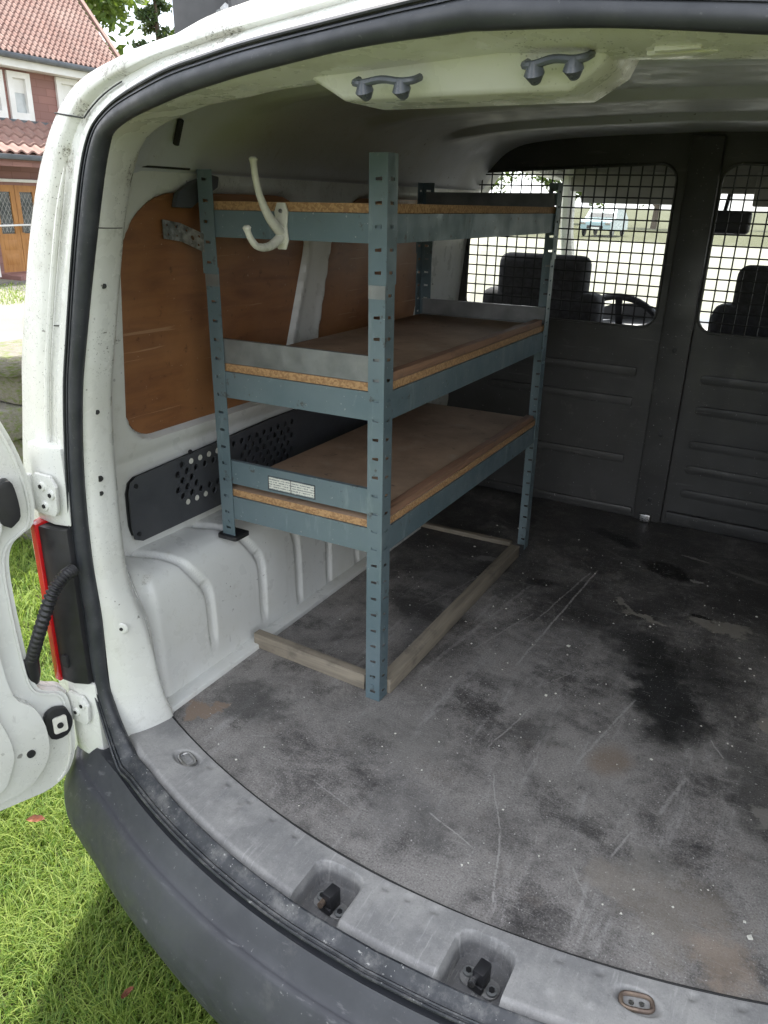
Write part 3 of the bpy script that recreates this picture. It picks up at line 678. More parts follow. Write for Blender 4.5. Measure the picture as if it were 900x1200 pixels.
# ------------------------------------------------------------------ floor mat and sill trim
def yfl(x): return .803+.335*x*x
ed = [(x, yfl(x)) for x in np.linspace(-.632, .632, 40)]
MB().plate(ed+[(.645, .96), (.645, 2.585), (-.645, 2.585), (-.645, .96)], [], .005, lambda u, v, d: (u, v, -.005+d)).build('floor_mat', M['floor'], van)
def sill():
    us = np.linspace(-.70, .70, 350); vs = np.linspace(0, 1, 64); rows = []
    ribx = [-.46, -.40, -.34, -.28, -.225, -.04, 0, .045, .235, .29, .41, .47]
    for u in us:
        y0 = .684+.345*u*u; y1 = yfl(u)-.003; e = smooth(.62, .70, abs(u)); r_ = []
        for vv in vs:
            y = y0+(y1-y0)*vv
            z = -.010+.012*smooth(0, .16, vv)+.001*math.sin(u*11)
            z -= .014*smooth(.035, 0, vv)
            for pc in (-.118, .137):                                   # striker pockets, open to the rear
                hx = (abs(u-pc))/.041; hy = (y-(.752))/.034 if y > .752 else 0
                dd = (hx**3.2+max(0, hy)**3.2)**(1/3.2)
                k = smooth(1.09, .97, dd); z = z*(1-k)+(-.040+.001*math.sin(u*300))*k
            for rx in ribx: z += .0018*smooth(.006, .003, abs(u-rx))*smooth(.35, .45, vv)*smooth(.86, .78, vv)
            for rx in ribx: z -= .002*smooth(.008, .003, math.hypot(u-rx, (vv-.9)*.1))
            for (lx, ly) in ((-.515, .854), (.344, .80)):
                dd = math.hypot((u-lx)/.027, (y-ly)/.016); k = smooth(1.25, .95, dd); z -= .006*k
            r_.append((u, y, z-.006*e*e))
        rows.append(r_)
    return MB().grid(rows).build('sill_trim', M['sill'], van, smooth=True, sharp=70)
sill()
groove('mat_edge_gap', [(x, yfl(x)-.0015, .0005) for x in np.linspace(-.63, .63, 40)], .0022)
for k, pc in enumerate((-.118, .137)):
    s_ = empty('striker_latch', (pc+.003, .742, -.039), (0, 0, R(-8)), parent=van)
    MB().plate(rrect(-.030, -.014, .030, .016, .012, 5), [], .003, lambda u, v, d: (u, v, d)).build('base_plate', M['sill'], s_)
    for s in (-1, 1):
        MB().cyl((s*.021, .004 if s < 0 else -.002, .005), (0, 0, 1), .0085, .005, 14).build('bolt', M['zinc'], s_, bevel=.001)
        MB().cyl((s*.021, .004 if s < 0 else -.002, .008), (0, 0, 1), .0045, .003, 6).build('bolt_socket', M['black'], s_)
    m = MB(); m.box((-.007, -.013, .002), (.011, .013, .038)); m.box((-.012, -.016, .001), (.012, -.006, .014)); m.build('latch_block', M['black'], s_, bevel=.003)
    MB().cyl((-.003, -.014, .022), (.2, -1, .2), .005, .02, 12).build('latch_pin', M['chrome'] if k else M['rust'], s_, smooth=True)
for k, (lx, ly, an) in enumerate(((-.515, .854, -22), (.344, .80, 18))):
    e_ = empty('lashing_eye', (lx, ly, -.004), (0, 0, R(an)), parent=van)
    ring = [(math.copysign(abs(math.cos(a))**.6, math.cos(a))*.021, math.copysign(abs(math.sin(a))**.6, math.sin(a))*.0115, .002) for a in np.linspace(0, 2*math.pi, 25)]
    MB().tube(ring, .0034, 8, caps=False).build('ring', M['chrome'] if k == 0 else M['rust'], e_, smooth=True)
    MB().plate(rrect(-.019, -.010, .019, .010, .008, 4), [], .003, lambda u, v, d: (u, v, d-.005)).build('cup', M['zinc'] if k == 0 else M['rust'], e_)
    for s in (-1, 1): MB().cyl((s*.007, 0, -.001), (0, 0, 1), .0038, .003, 10).build('rivet', M['chrome'], e_)

# ------------------------------------------------------------------ bumper
def bumper():
    path = [(x, .652+.33*x*x) for x in np.linspace(0, -.60, 13)]+[(-.66, .795), (-.715, .822), (-.755, .858), (-.778, .91), (-.785, 1.0), (-.785, 1.15), (-.785, 1.25)]
    path = [np.array([p[0], p[1]]) for p in path]
    pf = [(-.03, -.032, 0), (.0, -.027, 0), (.006, -.028, 0), (.030, -.062, .0), (.038, -.066, 0), (.046, -.073, 0), (.064, -.108, 0), (.072, -.130, 0), (.076, -.150, 0), (.075, -.185, 0), (.058, -.24, 0), (.03, -.32, 0), (.0, -.38, 0), (-.03, -.40, 0)]
    P = cat_rom([(a, 0, b) for a, b, _ in pf], 3); rows = []
    pp_ = cat_rom([(p[0], p[1], 0) for p in path], 3)
    for i, p in enumerate(pp_):
        t_ = pp_[min(i+1, len(pp_)-1)]-pp_[max(i-1, 0)]; t_ /= np.linalg.norm(t_)
        nn = np.array([t_[1], -t_[0], 0]); nn = nn if (nn[1] < 0 or nn[0] < -.5) else -nn
        e = smooth(-.60, -.78, p[0]); rows.append([tuple(p+nn*(q[0]+e*.012)+np.array([0, 0, q[2]-e*.0])) for q in P])
    rows = rows[::-1]
    return MB().grid(mirror(rows)).build('rear_bumper', M['bumper'], van, smooth=True, sharp=50)
bumper()
# ------------------------------------------------------------------ tail lamp
tl = empty('tail_lamp', (0, 0, 0), parent=van)
def prism(name, poly, z0, z1, m, parent, bevel=.003, lean=0): return MB().plate(poly, [], z1-z0, lambda u, v, d: (u+lean*(d/(z1-z0)), v, z0+d)).build(name, m, parent, bevel=bevel)
prism('housing', [(-.708, .835), (-.708, .806), (-.735, .794), (-.766, .792), (-.766, .84)], .128, .452, M['black'], tl)
prism('red_lens', [(-.7665, .838), (-.7665, .787), (-.784, .789), (-.800, .83), (-.806, .93), (-.80, .93)], .126, .455, M['red'], tl)
bx('clip', (-.752, .787, .165), (-.738, .794, .19), M['dark'], tl, bevel=.002, rot=Matrix.Rotation(.0, 3, 'X'))
# lower pillar metal under the lamp
prism('lower_pillar', [(-.70, .86), (-.70, .812), (-.735, .803), (-.775, .808), (-.79, .86)], -.05, .127, M['paint'], van, .006)
prism('upper_pillar_step', [(-.705, .86), (-.705, .814), (-.74, .806), (-.79, .812), (-.80, .86)], .454, .60, M['paint'], van, .008)

# ------------------------------------------------------------------ rear door, swung open
TH = math.atan2(.335, .942)
dr = empty('rear_door', (-.748, .795, 0), parent=van)
ud = np.array([-.335, -.942, 0]); ud /= np.linalg.norm(ud); nd = np.array([-ud[1]*1.0, ud[0], 0]); nd = nd if nd[0] > 0 else -nd   # nd faces the load bay
def dmap(off): return lambda u, v, d: tuple(ud*u+nd*(off+d)+np.array([0, 0, v]))
def crv(pts, k=5): return [(p[0], p[1]) for p in cat_rom([(a, b, 0) for a, b in pts], k)]
hinge_edge = crv([(.10, -.105), (.055, -.098), (.022, -.075), (.004, -.03), (.0, .03), (.002, .085), (.012, .108), (.035, .120), (.052, .135), (.060, .17), (.064, .25), (.066, .34), (.064, .40), (.054, .432), (.035, .447), (.016, .46), (.008, .49), (.010, .54), (.022, .60), (.05, .68), (.09, .80), (.13, .90), (.19, 1.0), (.27, 1.06), (.36, 1.085)], 4)
outline = hinge_edge+[(.64, 1.10), (.64, -.10)]
win = [(u, z) for u, z in rrect(.17, .56, .57, 1.0, .06, 6)]
MB().plate(outline, [win], .018, dmap(-.045)).build('outer_skin', M['paint'], dr, bevel=0)
inset = lambda k: [(u+k, z) for u, z in hinge_edge]
rim = [(u+.004, z) for u, z in hinge_edge[2:]]+[(.635, 1.09), (.635, -.09)]
MB().plate(rim, [win], .020, dmap(-.0265)).build('inner_frame', M['paint'], dr, bevel=.004)
MB().tube([dmap(.0)(u+.014, z, -.004) for u, z in hinge_edge[6:]], .0028, 6).build('hem_seam', M['paint'], dr, smooth=True)
pan = crv([(.30, -.075), (.13, -.065), (.085, -.04), (.062, .0), (.060, .06), (.075, .11), (.105, .15), (.115, .25), (.115, .38), (.10, .43), (.075, .47), (.075, .52), (.10, .545), (.16, .55)], 4)+[(.60, .55), (.60, -.075)]
MB().plate(pan, [], .022, dmap(-.0065)).build('inner_panel', M['paint'], dr, bevel=.005)
pan2 = crv([(.30, -.05), (.17, -.04), (.135, .0), (.125, .06), (.155, .2), (.165, .35), (.15, .45), (.17, .52)], 4)+[(.56, .52), (.56, -.05)]
MB().plate(pan2, [], .012, dmap(.0155)).build('access_panel', M['paint'], dr, bevel=.004)
MB().plate([(u, z) for u, z in rrect(.165, .555, .575, 1.005, .06, 6)], [], .004, dmap(-.035)).build('window_pane', M['glass'], dr)
MB().cyl(tuple(ud*.094+nd*.0165+np.array([0, 0, .015])), tuple(nd), .008, .004, 14).build('grommet', M['black'], dr)
cb = MB().plate(crv([(.015, .075), (.008, .045), (.022, .018), (.052, .022), (.058, .07), (.040, .085), (.02, .08)], 3), [], .012, dmap(-.004)).build('check_bracket', M['black'], dr, bevel=.003)
MB().plate(rrect(.020, .032, .046, .068, .005, 4), [], .004, dmap(.009)).build('latch_face', M['hookwhite'], cb, bevel=.001)
MB().plate(circ(.034, .05, .006, 12), [], .003, dmap(.0132)).build('latch_socket', M['dark'], cb)
bs = MB().plate(crv([(.055, .475), (.042, .49), (.043, .53), (.050, .555), (.068, .55), (.078, .52), (.075, .485), (.06, .472)], 3), [], .022, dmap(-.004)).build('bump_stop', M['black'], dr, bevel=.006)
# hinges: body leaf with bolts, knuckle, arm to the door
def hinge(z0, z1, nb, name):
    h = empty(name, (0, 0, 0), parent=van); zc = (z0+z1)/2
    ol = [(-.712, z0+.012), (-.720, z0), (-.762, z0-.002), (-.772, z0+.004), (-.772, z1-.012), (-.760, z1), (-.722, z1), (-.708, z1-.018)]
    MB().plate(ol, [], .007, lambda u, v, d: (u, .8035-d+(-.6*(u+.74)**2), v)).build('leaf', M['paint'], h, bevel=.002)
    MB().cyl((-.777, .795, zc), (0, 0, 1), .008, (z1-z0)*.85, 14).build('knuckle', M['paint'], h, smooth=True)
    m = MB(); m.box((-.802, .770, zc-.022), (-.776, .800, zc+.022)); m.build('arm', M['paint'], h, bevel=.004)
    for (bx_, bz) in nb:
        b = MB().cyl((bx_, .795, bz), (0, 1, 0), .0085, .006, 16).build('bolt', M['paint'], h, bevel=.001)
        MB().cyl((bx_, .7915, bz), (0, 1, 0), .0042, .002, 6).build('socket', M['dark'], b)
hinge(.478, .552, ((-.742, .531), (-.720, .519), (-.740, .495)), 'upper_hinge')
hinge(.035, .100, ((-.722, .082), (-.742, .060)), 'lower_hinge')
# corrugated cable conduit
cp = cat_rom([at(86, 668, y=.800), at(75, 676, y=.776), at(62, 694, y=.752), at(52, 722, y=.738), at(43, 752, y=.734), at(37, 775, y=.74)], 30)
rr = [.0103+.0020*math.sin(i*2*math.pi/6) for i in range(len(cp))]
co_ = MB().tube(cp, rr, 14).build('cable_conduit', M['black'], van, smooth=True, sharp=80)
MB().tube([cp[-1]+np.array([0, 0, .008]), cp[-1]+np.array([-.008, .004, -.03]), cp[-1]+np.array([-.012, .006, -.052])], [.0135, .014, .010], 12).build('grommet', M['black'], co_, smooth=True)

# ------------------------------------------------------------------ roof rack foot seen above the roof edge
rf = empty('roof_rack_foot', (0, 0, 0), parent=van)
p0 = at(205, 42, y=1.06); p1 = at(284, 12, y=1.06)
MB().plate([(p0[0], 1.215), (p1[0], 1.235), (p1[0]+.006, 1.46), (p0[0]-.004, 1.46)], [], .006, lambda u, v, d: (u, 1.06+d, v)).build('plate', M['darkgrey'], rf, bevel=.001)
bx('flange', (p1[0]-.002, 1.03, 1.235), (p1[0]+.004, 1.10, 1.46), M['darkgrey'], rf, bevel=.001)
p = at(268, 15, y=1.052); MB().cyl(p, (0, 1, 0), .012, .014, 6).build('bolt', M['chrome'], rf); MB().cyl(p+np.array([-.008, -.003, -.004]), (0, 1, 0), .007, .02, 10).build('stud', M['zinc'], rf)

# ------------------------------------------------------------------ bulkhead with mesh windows
BY = 2.60
bk = empty('bulkhead', (0, BY, 0), parent=van)
wl = rrect(-.745, .645, -.085, 1.125, .05, 6); wr = rrect(.042, .645, .70, 1.125, .05, 6)
wl = [(u, z-.06*max(0, (-.3-u))*(1 if z > 1 else 0)) for u, z in wl]; wr = [(u, z-.06*max(0, u-.3)*(1 if z > 1 else 0)) for u, z in wr]
MB().plate([(-.80, -.01), (.80, -.01), (.80, .9), (.80, 1.06), (.72, 1.17), (.5, 1.235), (-.5, 1.235), (-.72, 1.17), (-.80, 1.06), (-.80, .9)], [wl, wr], .006, lambda u, v, d: (u, d, v)).build('sheet', M['bulk'], bk)
def prf(name, x0, x1, z0, z1, dep, m='bulk', bev=.005): return bx(name, (x0, -dep, z0), (x1, -.0005, z1), M[m], bk, bevel=bev)
prf('centre_post', -.058, .036, .0, 1.20, .028, bev=.010)
prf('foot_rail', .048, .62, .008, .045, .02); prf('foot_rail', -.62, -.066, .008, .03, .01)
for zc in (.50, .40, .285, .20, .115):
    for (x0, x1) in ((.10, .60), (-.62, -.12)):
        if x0 < 0 and zc in (.285, .115): continue
        a = [(x0+.02*math.cos(t)-0, zc+.014*math.sin(t)) for t in np.linspace(math.pi/2, 3*math.pi/2, 8)]+[(x1, zc-.014), (x1, zc+.014)]
        MB().plate(a, [], .008, lambda u, v, d: (u, -.0085+d, v)).build('pressed_rib', M['bulk'], bk, bevel=.004)
for zc in (.585, .31, .08): MB().cyl((-.008, -.029, zc), (0, 1, 0), .008, .004, 12).build('post_bolt', M['black'], bk, bevel=.001)
ft = MB(); ft.box((-.032, -.05, .004), (.004, -.029, .03)); ft.build('post_foot', M['chrome'], bk, bevel=.004)
# woven wire: every wire its own piece
def wires(x0, x1, z0, z1, ztop):
    nx = int(round((x1-x0)/.0345)); nz = 15
    for i in range(1, nx):
        x = x0+(x1-x0)*i/nx; zt = ztop(x)
        MB().tube([(x, -.004, z0), (x, -.004, zt)], .0024, 5).build('wire', M['black'], bk, smooth=True)
    for j in range(1, nz):
        z = z0+(z1-z0)*j/nz; s = 1 if z < ztop(x0+.03) else 0
        MB().tube([(x0, -.007, z), (x1, -.0085, z)], .0024, 5).build('wire', M['black'], bk, smooth=True)
wires(-.745, -.085, .645, 1.125, lambda x: 1.125-.06*max(0, -.3-x)); wires(.042, .70, .645, 1.125, lambda x: 1.125-.06*max(0, x-.3))
MB().tube([(u, -.006, z) for u, z in wl]+[(wl[0][0], -.006, wl[0][1])], .004, 6, caps=False).build('mesh_frame', M['bulk'], bk, smooth=True)
MB().tube([(u, -.006, z) for u, z in wr]+[(wr[0][0], -.006, wr[0][1])], .004, 6, caps=False).build('mesh_frame', M['bulk'], bk, smooth=True)

# ------------------------------------------------------------------ cab
def seat(cx, nm):
    s_ = empty('seat', (cx, 2.90, 0), parent=van)
    MB().box((-.23, -.05, .0), (.23, .08, .705)).build('backrest', M['fabric'], s_, bevel=.045, seg=4)
    hr = MB().box((-.172, -.045, .655), (.172, .055, .835)).build('headrest', M['fabric'], s_, bevel=.045, seg=5)
    for s in (-.08, .08): MB().cyl((s, 0, .64), (0, 0, 1), .007, .08, 10).build('headrest_post', M['chrome'], hr)
    MB().box((-.24, .08, -.10), (.24, .56, .06)).build('cushion', M['fabric'], s_, bevel=.05, seg=4)
seat(-.565, 'seat'); seat(.275, 'seat')
sw_ = empty('steering_wheel', (-.36, 3.36, .51), (R(-62), 0, 0), parent=van)
MB().tube([(.175*math.cos(a), .175*math.sin(a), 0) for a in np.linspace(0, 2*math.pi, 41)], .014, 10, caps=False).build('rim', M['black'], sw_, smooth=True)
MB().cyl((0, 0, -.02), (0, 0, 1), .06, .04, 24, r2=.05).build('hub', M['black'], sw_, smooth=True, sharp=50)
for a in (200, 340, 270): MB().box((.04, -.014, -.012), (.170, .014, .004), Matrix.Rotation(R(a), 3, 'Z')).build('spoke', M['black'], sw_, bevel=.003)
db = [(3.50, .30), (3.50, .46), (3.56, .52), (3.75, .535), (4.15, .50), (4.3, .42), (4.3, .2)]
m = MB(); rows = [[(x, y, z+(.012*math.cos(x*5))) for y, z in db] for x in np.linspace(-.80, .80, 24)]; m.grid(rows).build('dashboard', M['dash'], van, smooth=True, sharp=50)
m = MB(); rows = [[(-.36+.20*math.cos(a)*s, 3.62+.10*(1-s), .52+.085*math.sin(a)*s) for a in np.linspace(0, math.pi, 14)] for s in (1., .96, .8, .0)]
m.grid(rows).build('instrument_hood', M['dash'], van, smooth=True)
mr = empty('rear_view_mirror', (0, 3.36, .958), parent=van)
MB().box((-.13, -.015, -.042), (.072, .025, .042)).build('housing', M['black'], mr, bevel=.02, seg=4); MB().tube([(-.03, .02, .03), (-.03, .10, .11)], .008, 8).build('stem', M['black'], mr)
cr = MB(); rows = [[(x, y, 1.215-.05*(x/.6)**2*.5-.10*max(0, y-3.1)**2) for x in np.linspace(-.78, .78, 14)] for y in np.linspace(2.61, 3.52, 10)]
cr.grid(rows).build('cab_roof', M['paint_roof'], van, smooth=True)
M['visor'] = simple('beige_grey_headliner', (.34, .33, .30), (.28, .27, .25), 12, .85, .05, bump=.2, bscale=300)
for (xa, xb) in ((-.60, -.06), (.06, .60)):
    bx('sun_visor', (xa, 3.40, 1.015), (xb, 3.42, 1.135), M['visor'], van, bevel=.008)
bx('windscreen_header', (-.66, 3.43, 1.06), (.66, 3.52, 1.20), M['visor'], van, bevel=.01)
ws = [[(x*(1-.16*t), 3.52+.80*t*1.0, 1.175-.68*t) for t in (1, .75, .5, .25, 0)] for x in np.linspace(-.80, .80, 9)]
ws = [[(x*(.83+.17*t), 3.50+.80*t-.10*(x/.8)**2, 1.165-.69*t) for t in np.linspace(0, 1, 6)] for x in np.linspace(-.80, .80, 11)]
MB().grid(ws).build('windscreen', M['glass'], van, smooth=True)
for s in (-1, 1):
    MB().tube([(s*.66, 3.40, 1.17), (s*.74, 3.72, .90), (s*.82, 4.2, .47)], [.03, .03, .035], 8).build('windscreen_pillar', M['paint'], van, smooth=True)
    MB().tube([(s*.68, 2.66, 1.15), (s*.71, 3.42, 1.13)], .03, 8).build('roof_rail', M['paint'], van, smooth=True)
    bx('cab_door', (s*.85, 2.72, -.30), (s*.81, 4.2, .48), M['paint'], van, bevel=.01)
    MB().add([(s*.83, 2.74, .48), (s*.83, 4.15, .48), (s*.74, 3.72, .90), (s*.70, 3.44, 1.12), (s*.70, 2.74, 1.12)], [(0, 1, 2, 3, 4)]).build('side_window', M['glass'], van)
    w_ = empty('wing_mirror', (s*.93, 3.75, .62), parent=van); MB().box((-.09, -.04, -.08), (.09, .05, .1)).build('shell', M['black'], w_, bevel=.03, seg=3); MB().cyl((-s*.08, .02, -.04), (1, 0, 0), .02, .06, 8).build('stalk', M['black'], w_)
MB().grid([[(x, y, z+.03*math.cos(x*1.6)) for y, z in ((4.25, .44), (4.6, .38), (5.0, .24), (5.15, .05), (5.18, -.3))] for x in np.linspace(-.84, .84, 12)]).build('bonnet', M['paint'], van, smooth=True)
bx('cab_floor', (-.80, 2.62, -.32), (.80, 4.3, -.28), M['bulk'], van)
for (x, y) in ((-.76, 1.72), (.76, 1.72), (-.76, 4.35), (.76, 4.35)):
    wh = empty('wheel', (x, y, GZ+.31), parent=van); s = 1 if x > 0 else -1
    MB().tube([(.0, .24*math.cos(a), .24*math.sin(a)) for a in np.linspace(0, 2*math.pi, 33)], .075, 10, caps=False).build('tyre', M['rubber'], wh, smooth=True)
    MB().cyl((s*.03, 0, 0), (1, 0, 0), .19, .05, 24, r2=.17).build('rim', M['zinc'], wh, bevel=.006)

# ------------------------------------------------------------------ shelf rack
RX0, RX1, RY0, RY1 = -.696, -.288, 1.200, 2.150        # outer corners at floor height
rk = empty('shelf_rack', (0, 0, 0), (0, R(-.5), 0))
tag(rk, 'blue-grey steel shelf rack with chipboard shelves standing in the van', 'shelf rack')
PW = .034
def slots(z0, z1, c):
    h = []; z = z0+.020
    while z < z1-.012:
        h.append([(c-.0065, z-.0022), (c+.0065, z-.0022), (c+.0065, z+.0028), (c+.003, z+.0028), (c-.0065, z+.0040)]); z += .0375
    return h
def post(x, y, sx, sy, z0, z1, split, name='post', foot=False):
    """L-section upright; corner at (x, y), legs running to sx and sy"""
    p_ = empty(name, (0, 0, 0), parent=rk)
    for (a, b, w_, off) in ((z0, split, PW, 0), (split-.012, z1, PW+.002, .0026)):
        hs = slots(a, b, PW/2)
        m = MB(); m.plate([(0, a), (w_, a), (w_, b), (0, b)], hs, .0014, lambda u, v, d: (x+sx*(u-off), y+sy*(d-off), v)).build('front_leg', M['teal'], p_)
        m = MB(); m.plate([(.0016, a), (w_, a), (w_, b), (.0016, b)], [[(q[0]+.0, q[1]) for q in h] for h in hs], .0014, lambda u, v, d: (x+sx*(d-off), y+sy*(u-off), v)).build('side_leg', M['teal'], p_)
    if foot:
        MB().plate(rrect(-.010, -.010, .044, .040, .006, 3), [], .009, lambda u, v, d: (x+sx*u, y+sy*v, z0-.004+d-.002)).build('foot', M['black'], p_, bevel=.002)
    for k, z in enumerate((z0+.035, z0+.055)): MB().cyl((x+sx*.018, y-sy*.001, z), (0, 1, 0), .0035, .003, 8).build('rivet', M['teal'], p_)
    m = MB(); m.box((min(x, x+sx*PW), y-sy*.0006-.0004, split-.036), (max(x, x+sx*PW), y-sy*.0006+.0004, split-.013)); m.build('joint_sleeve', M['zinc'], p_)
    return p_
post(RX1, RY0, -1, 1, .004, 1.078, .880)
post(RX0, RY0, 1, 1, .306, 1.055, .880, foot=True)
post(RX1, RY1, -1, -1, .004, 1.06, .880)
post(RX0, RY1, 1, -1, .306, 1.06, .880)
def beam(x0, y0, x1, y1, z0, h=.052, m='teal', inward=(0, 1), t=.0016, lab=None):
    """pressed steel beam: web, bottom flange and a folded top edge"""
    d = Vector((x1-x0, y1-y0, 0)); L = d.length; d.normalize(); n = Vector((inward[0], inward[1], 0))
    P = [(0, h), (0, 0), (.016, 0), (.016, t), (t, t), (t, h-t), (.010, h-t), (.010, h)]
    o = []
    for s in (0, L): o += [Vector((x0, y0, z0))+d*s+n*a+Vector((0, 0, b)) for a, b in P]
    k = len(P); f = [(i, (i+1) % k, k+(i+1) % k, k+i) for i in range(k)]+[tuple(range(k-1, -1, -1)), tuple(range(k, 2*k))]
    return MB().add(o, f).build('beam', M[m], rk)
def tier(zb, zt, board_z, lip=None, lipm='teal', farlip=None, lath=True):
    h = zt-zb
    beam(RX0+.012, RY0+.0025, RX1-.012, RY0+.0025, zb, h)
    beam(RX1-.0025, RY0+.012, RX1-.0025, RY1-.012, zb, h, inward=(-1, 0))
    beam(RX0+.0025, RY0+.012, RX0+.0025, RY1-.012, zb, h, inward=(1, 0))
    beam(RX0+.012, RY1-.0025, RX1-.012, RY1-.0025, zb, h, inward=(0, -1))
    bx('board', (RX0+.006, RY0+.006, zt+.0005), (RX1-.005, RY1-.006, zt+.0165), M['chip'], rk, bevel=.0012)
    if lath: bx('edge_lath', (RX1-.028, RY0+.040, zt+.017), (RX1-.0062, RY1-.04, zt+.033), M['lath'], rk, bevel=.002)
    if lip:
        return beam(RX0+.012, RY0+.004, RX1-.012, RY0+.004, lip[0], lip[1]-lip[0], lipm)
tier(.622, .676, 0, (.694, .742), 'zinc'); lp = tier(.350, .402, 0, (.432, .484)); tier(.936, .984, 0, lath=False)
for z in (.694, .99): beam(RX0+.012, RY1-.006, RX1-.012, RY1-.006, z, .045, 'zinc', inward=(0, -1))
# printed load label on the lower lip
def label_mat():
    t = NT('printed_label'); s = t.sep()
    wv = t.math('FRACT', t.math('MULTIPLY', s[2], 190.)); ln = t.math('MULTIPLY', t.rng(wv, .35, .45), t.rng(wv, .95, .85))
    wd = t.rng(t.noise(1, 3, vec=t.stretch((420, 1, 190))), .42, .50)
    c = t.mix(t.math('MULTIPLY', t.math('MULTIPLY', ln, wd), .75), (.66, .66, .60), (.10, .12, .13))
    t.base(c).rough(.5); return t.m
lx0 = at(316, 572, y=RY0)[0]; lx1 = at(369, 580, y=RY0)[0]
lb = MB(); lb.box((lx0, RY0+.0030, .440), (lx0+(lx1-lx0)*.485, RY0+.0038, .466)); lb.box((lx0+(lx1-lx0)*.5, RY0+.0030, .440), (lx1, RY0+.0038, .466)); lb.build('printed_label', label_mat(), lp)
bd = MB(); zz = (.438, .468)
for xa in (lx0-.002, lx0+(lx1-lx0)*.4925-.0005, lx1+.001): bd.box((xa, RY0+.0028, zz[0]), (xa+.001, RY0+.0036, zz[1]))
for za in zz: bd.box((lx0-.002, RY0+.0027, za-.0005), (lx1+.002, RY0+.0035, za+.0005))
bd.build('label_border', M['darkgrey'], lp)
# ------------------------------------------------------------------ things fixed to or lying by the rack
hk = tag(empty('coat_hook', (-.514, 1.2015, .955)), 'white enamel double coat hook screwed to the top shelf beam', 'coat hook')
def hmap(px, py): p = at(px, py, x=-.514); return (0, p[1]-1.2015, p[2]-.955)
MB().plate([(a*.015, b*.040) for a, b in ((-1, -.6), (-.6, -1), (.6, -1), (1, -.6), (.8, 0), (1, .6), (.6, 1), (-.6, 1), (-1, .6), (-.8, 0))], [], .004, lambda u, v, d: (u, -d, v)).build('base_plate', M['hookwhite'], hk, bevel=.0015)
up = cat_rom([hmap(332, 276), hmap(322, 264), hmap(313, 250), hmap(304, 228), hmap(299, 206), hmap(297, 190), hmap(297, 184)], 5)
MB().tube(up, list(np.interp(np.linspace(0, 1, len(up)), [0, .2, .5, .8, .92, 1], [.0095, .009, .0062, .0055, .0082, .0045])), 12).build('long_arm', M['hookwhite'], hk, smooth=True)
dn_ = cat_rom([hmap(333, 270), hmap(326, 281), hmap(315, 289), hmap(302, 289), hmap(294, 280), hmap(290, 270), hmap(289, 264)], 5)
MB().tube(dn_, list(np.interp(np.linspace(0, 1, len(dn_)), [0, .25, .5, .8, .92, 1], [.0095, .0085, .0062, .0055, .0080, .0045])), 12).build('short_arm', M['hookwhite'], hk, smooth=True)
MB().tube([hmap(334, 262), hmap(331, 275), hmap(331, 286)], [.009, .012, .008], 10).build('boss', M['hookwhite'], hk, smooth=True)
for z in (-.026, .026): MB().cyl((0, -.005, z), (0, 1, 0), .0038, .003, 10).build('screw', M['chrome'], hk)
bt = tag(empty('mounting_bracket', (0, 0, 0)), 'perforated galvanised bracket joining the shelf post to the plywood wall', 'bracket')
b0 = (xw(.93)+.002, 1.140, .943); b1 = (xw(.93)+.004, 1.188, .936); b2 = (-.700, 1.199, .918)
def strip(p, q, hs, nm):
    p, q = np.array(p), np.array(q); L = np.linalg.norm(q-p); d = (q-p)/L; n = np.cross(d, [0, 0, 1.]); n /= np.linalg.norm(n)
    MB().plate([(0, -.017), (L, -.017), (L, .017), (0, .017)], [circ(L*a, .017*b, c, 10) for a, b, c in hs], .0022, lambda u, v, t_: tuple(p+d*u+n*(t_)+np.array([0, 0, v]))).build(nm, M['galv'], bt, bevel=0)
strip(b0, b1, ((.2, .5, .0024), (.25, -.5, .0024), (.7, .5, .003), (.72, -.45, .0024)), 'wall_plate'); strip(b1, b2, ((.25, .5, .0025), (.5, 0, .0042), (.75, -.5, .0025), (.8, .5, .0025)), 'post_plate')
def batten(p, q, w_, h, m, label):
    p, q = Vector(p), Vector(q); d = q-p; L = d.length; o = MB().box((0, 0, 0), (L, w_, h)).build('timber_batten', M[m], None, bevel=.002)
    o.location = p; o.rotation_euler = (0, 0, math.atan2(d.y, d.x)); tag(o, label, 'batten', 'timber battens on the van floor'); return o
batten((-.655, 1.236, .001), (-.338, 1.221, .001), .022, .038, 'batten_x', 'short weathered timber batten between the wheel arch and the nearest shelf post')
batten((-.282, 1.238, .001), (-.285, 2.06, .001), .030, .036, 'batten_x', 'long weathered timber batten running along the open side of the rack')
batten((-.66, 2.105, .001), (-.335, 2.115, .001), .02, .014, 'batten_x', 'thin low batten across the floor under the far end of the rack')
# grit and paint chips on the mat
m = MB()
for k in range(230):
    x = random.uniform(-.6, .6); y = random.uniform(.86, 2.3); s = random.uniform(.0008, .0026)*(2. if random.random() < .06 else 1)
    if -.30 < x < -.27 or y < yfl(x)+.02: continue
    a = random.uniform(0, 6.3); pts = [(x+s*random.uniform(.6, 1.3)*math.cos(a+j*1.57), y+s*random.uniform(.6, 1.3)*math.sin(a+j*1.57)) for j in range(4)]
    m.plate(pts, [], s*.5, lambda u, v, d: (u, v, .0003+d))
m.build('floor_debris', M['hookwhite']); tag(bpy.data.objects['floor_debris'], 'white paint chips and grit scattered on the black floor mat', 'debris', kind='stuff')

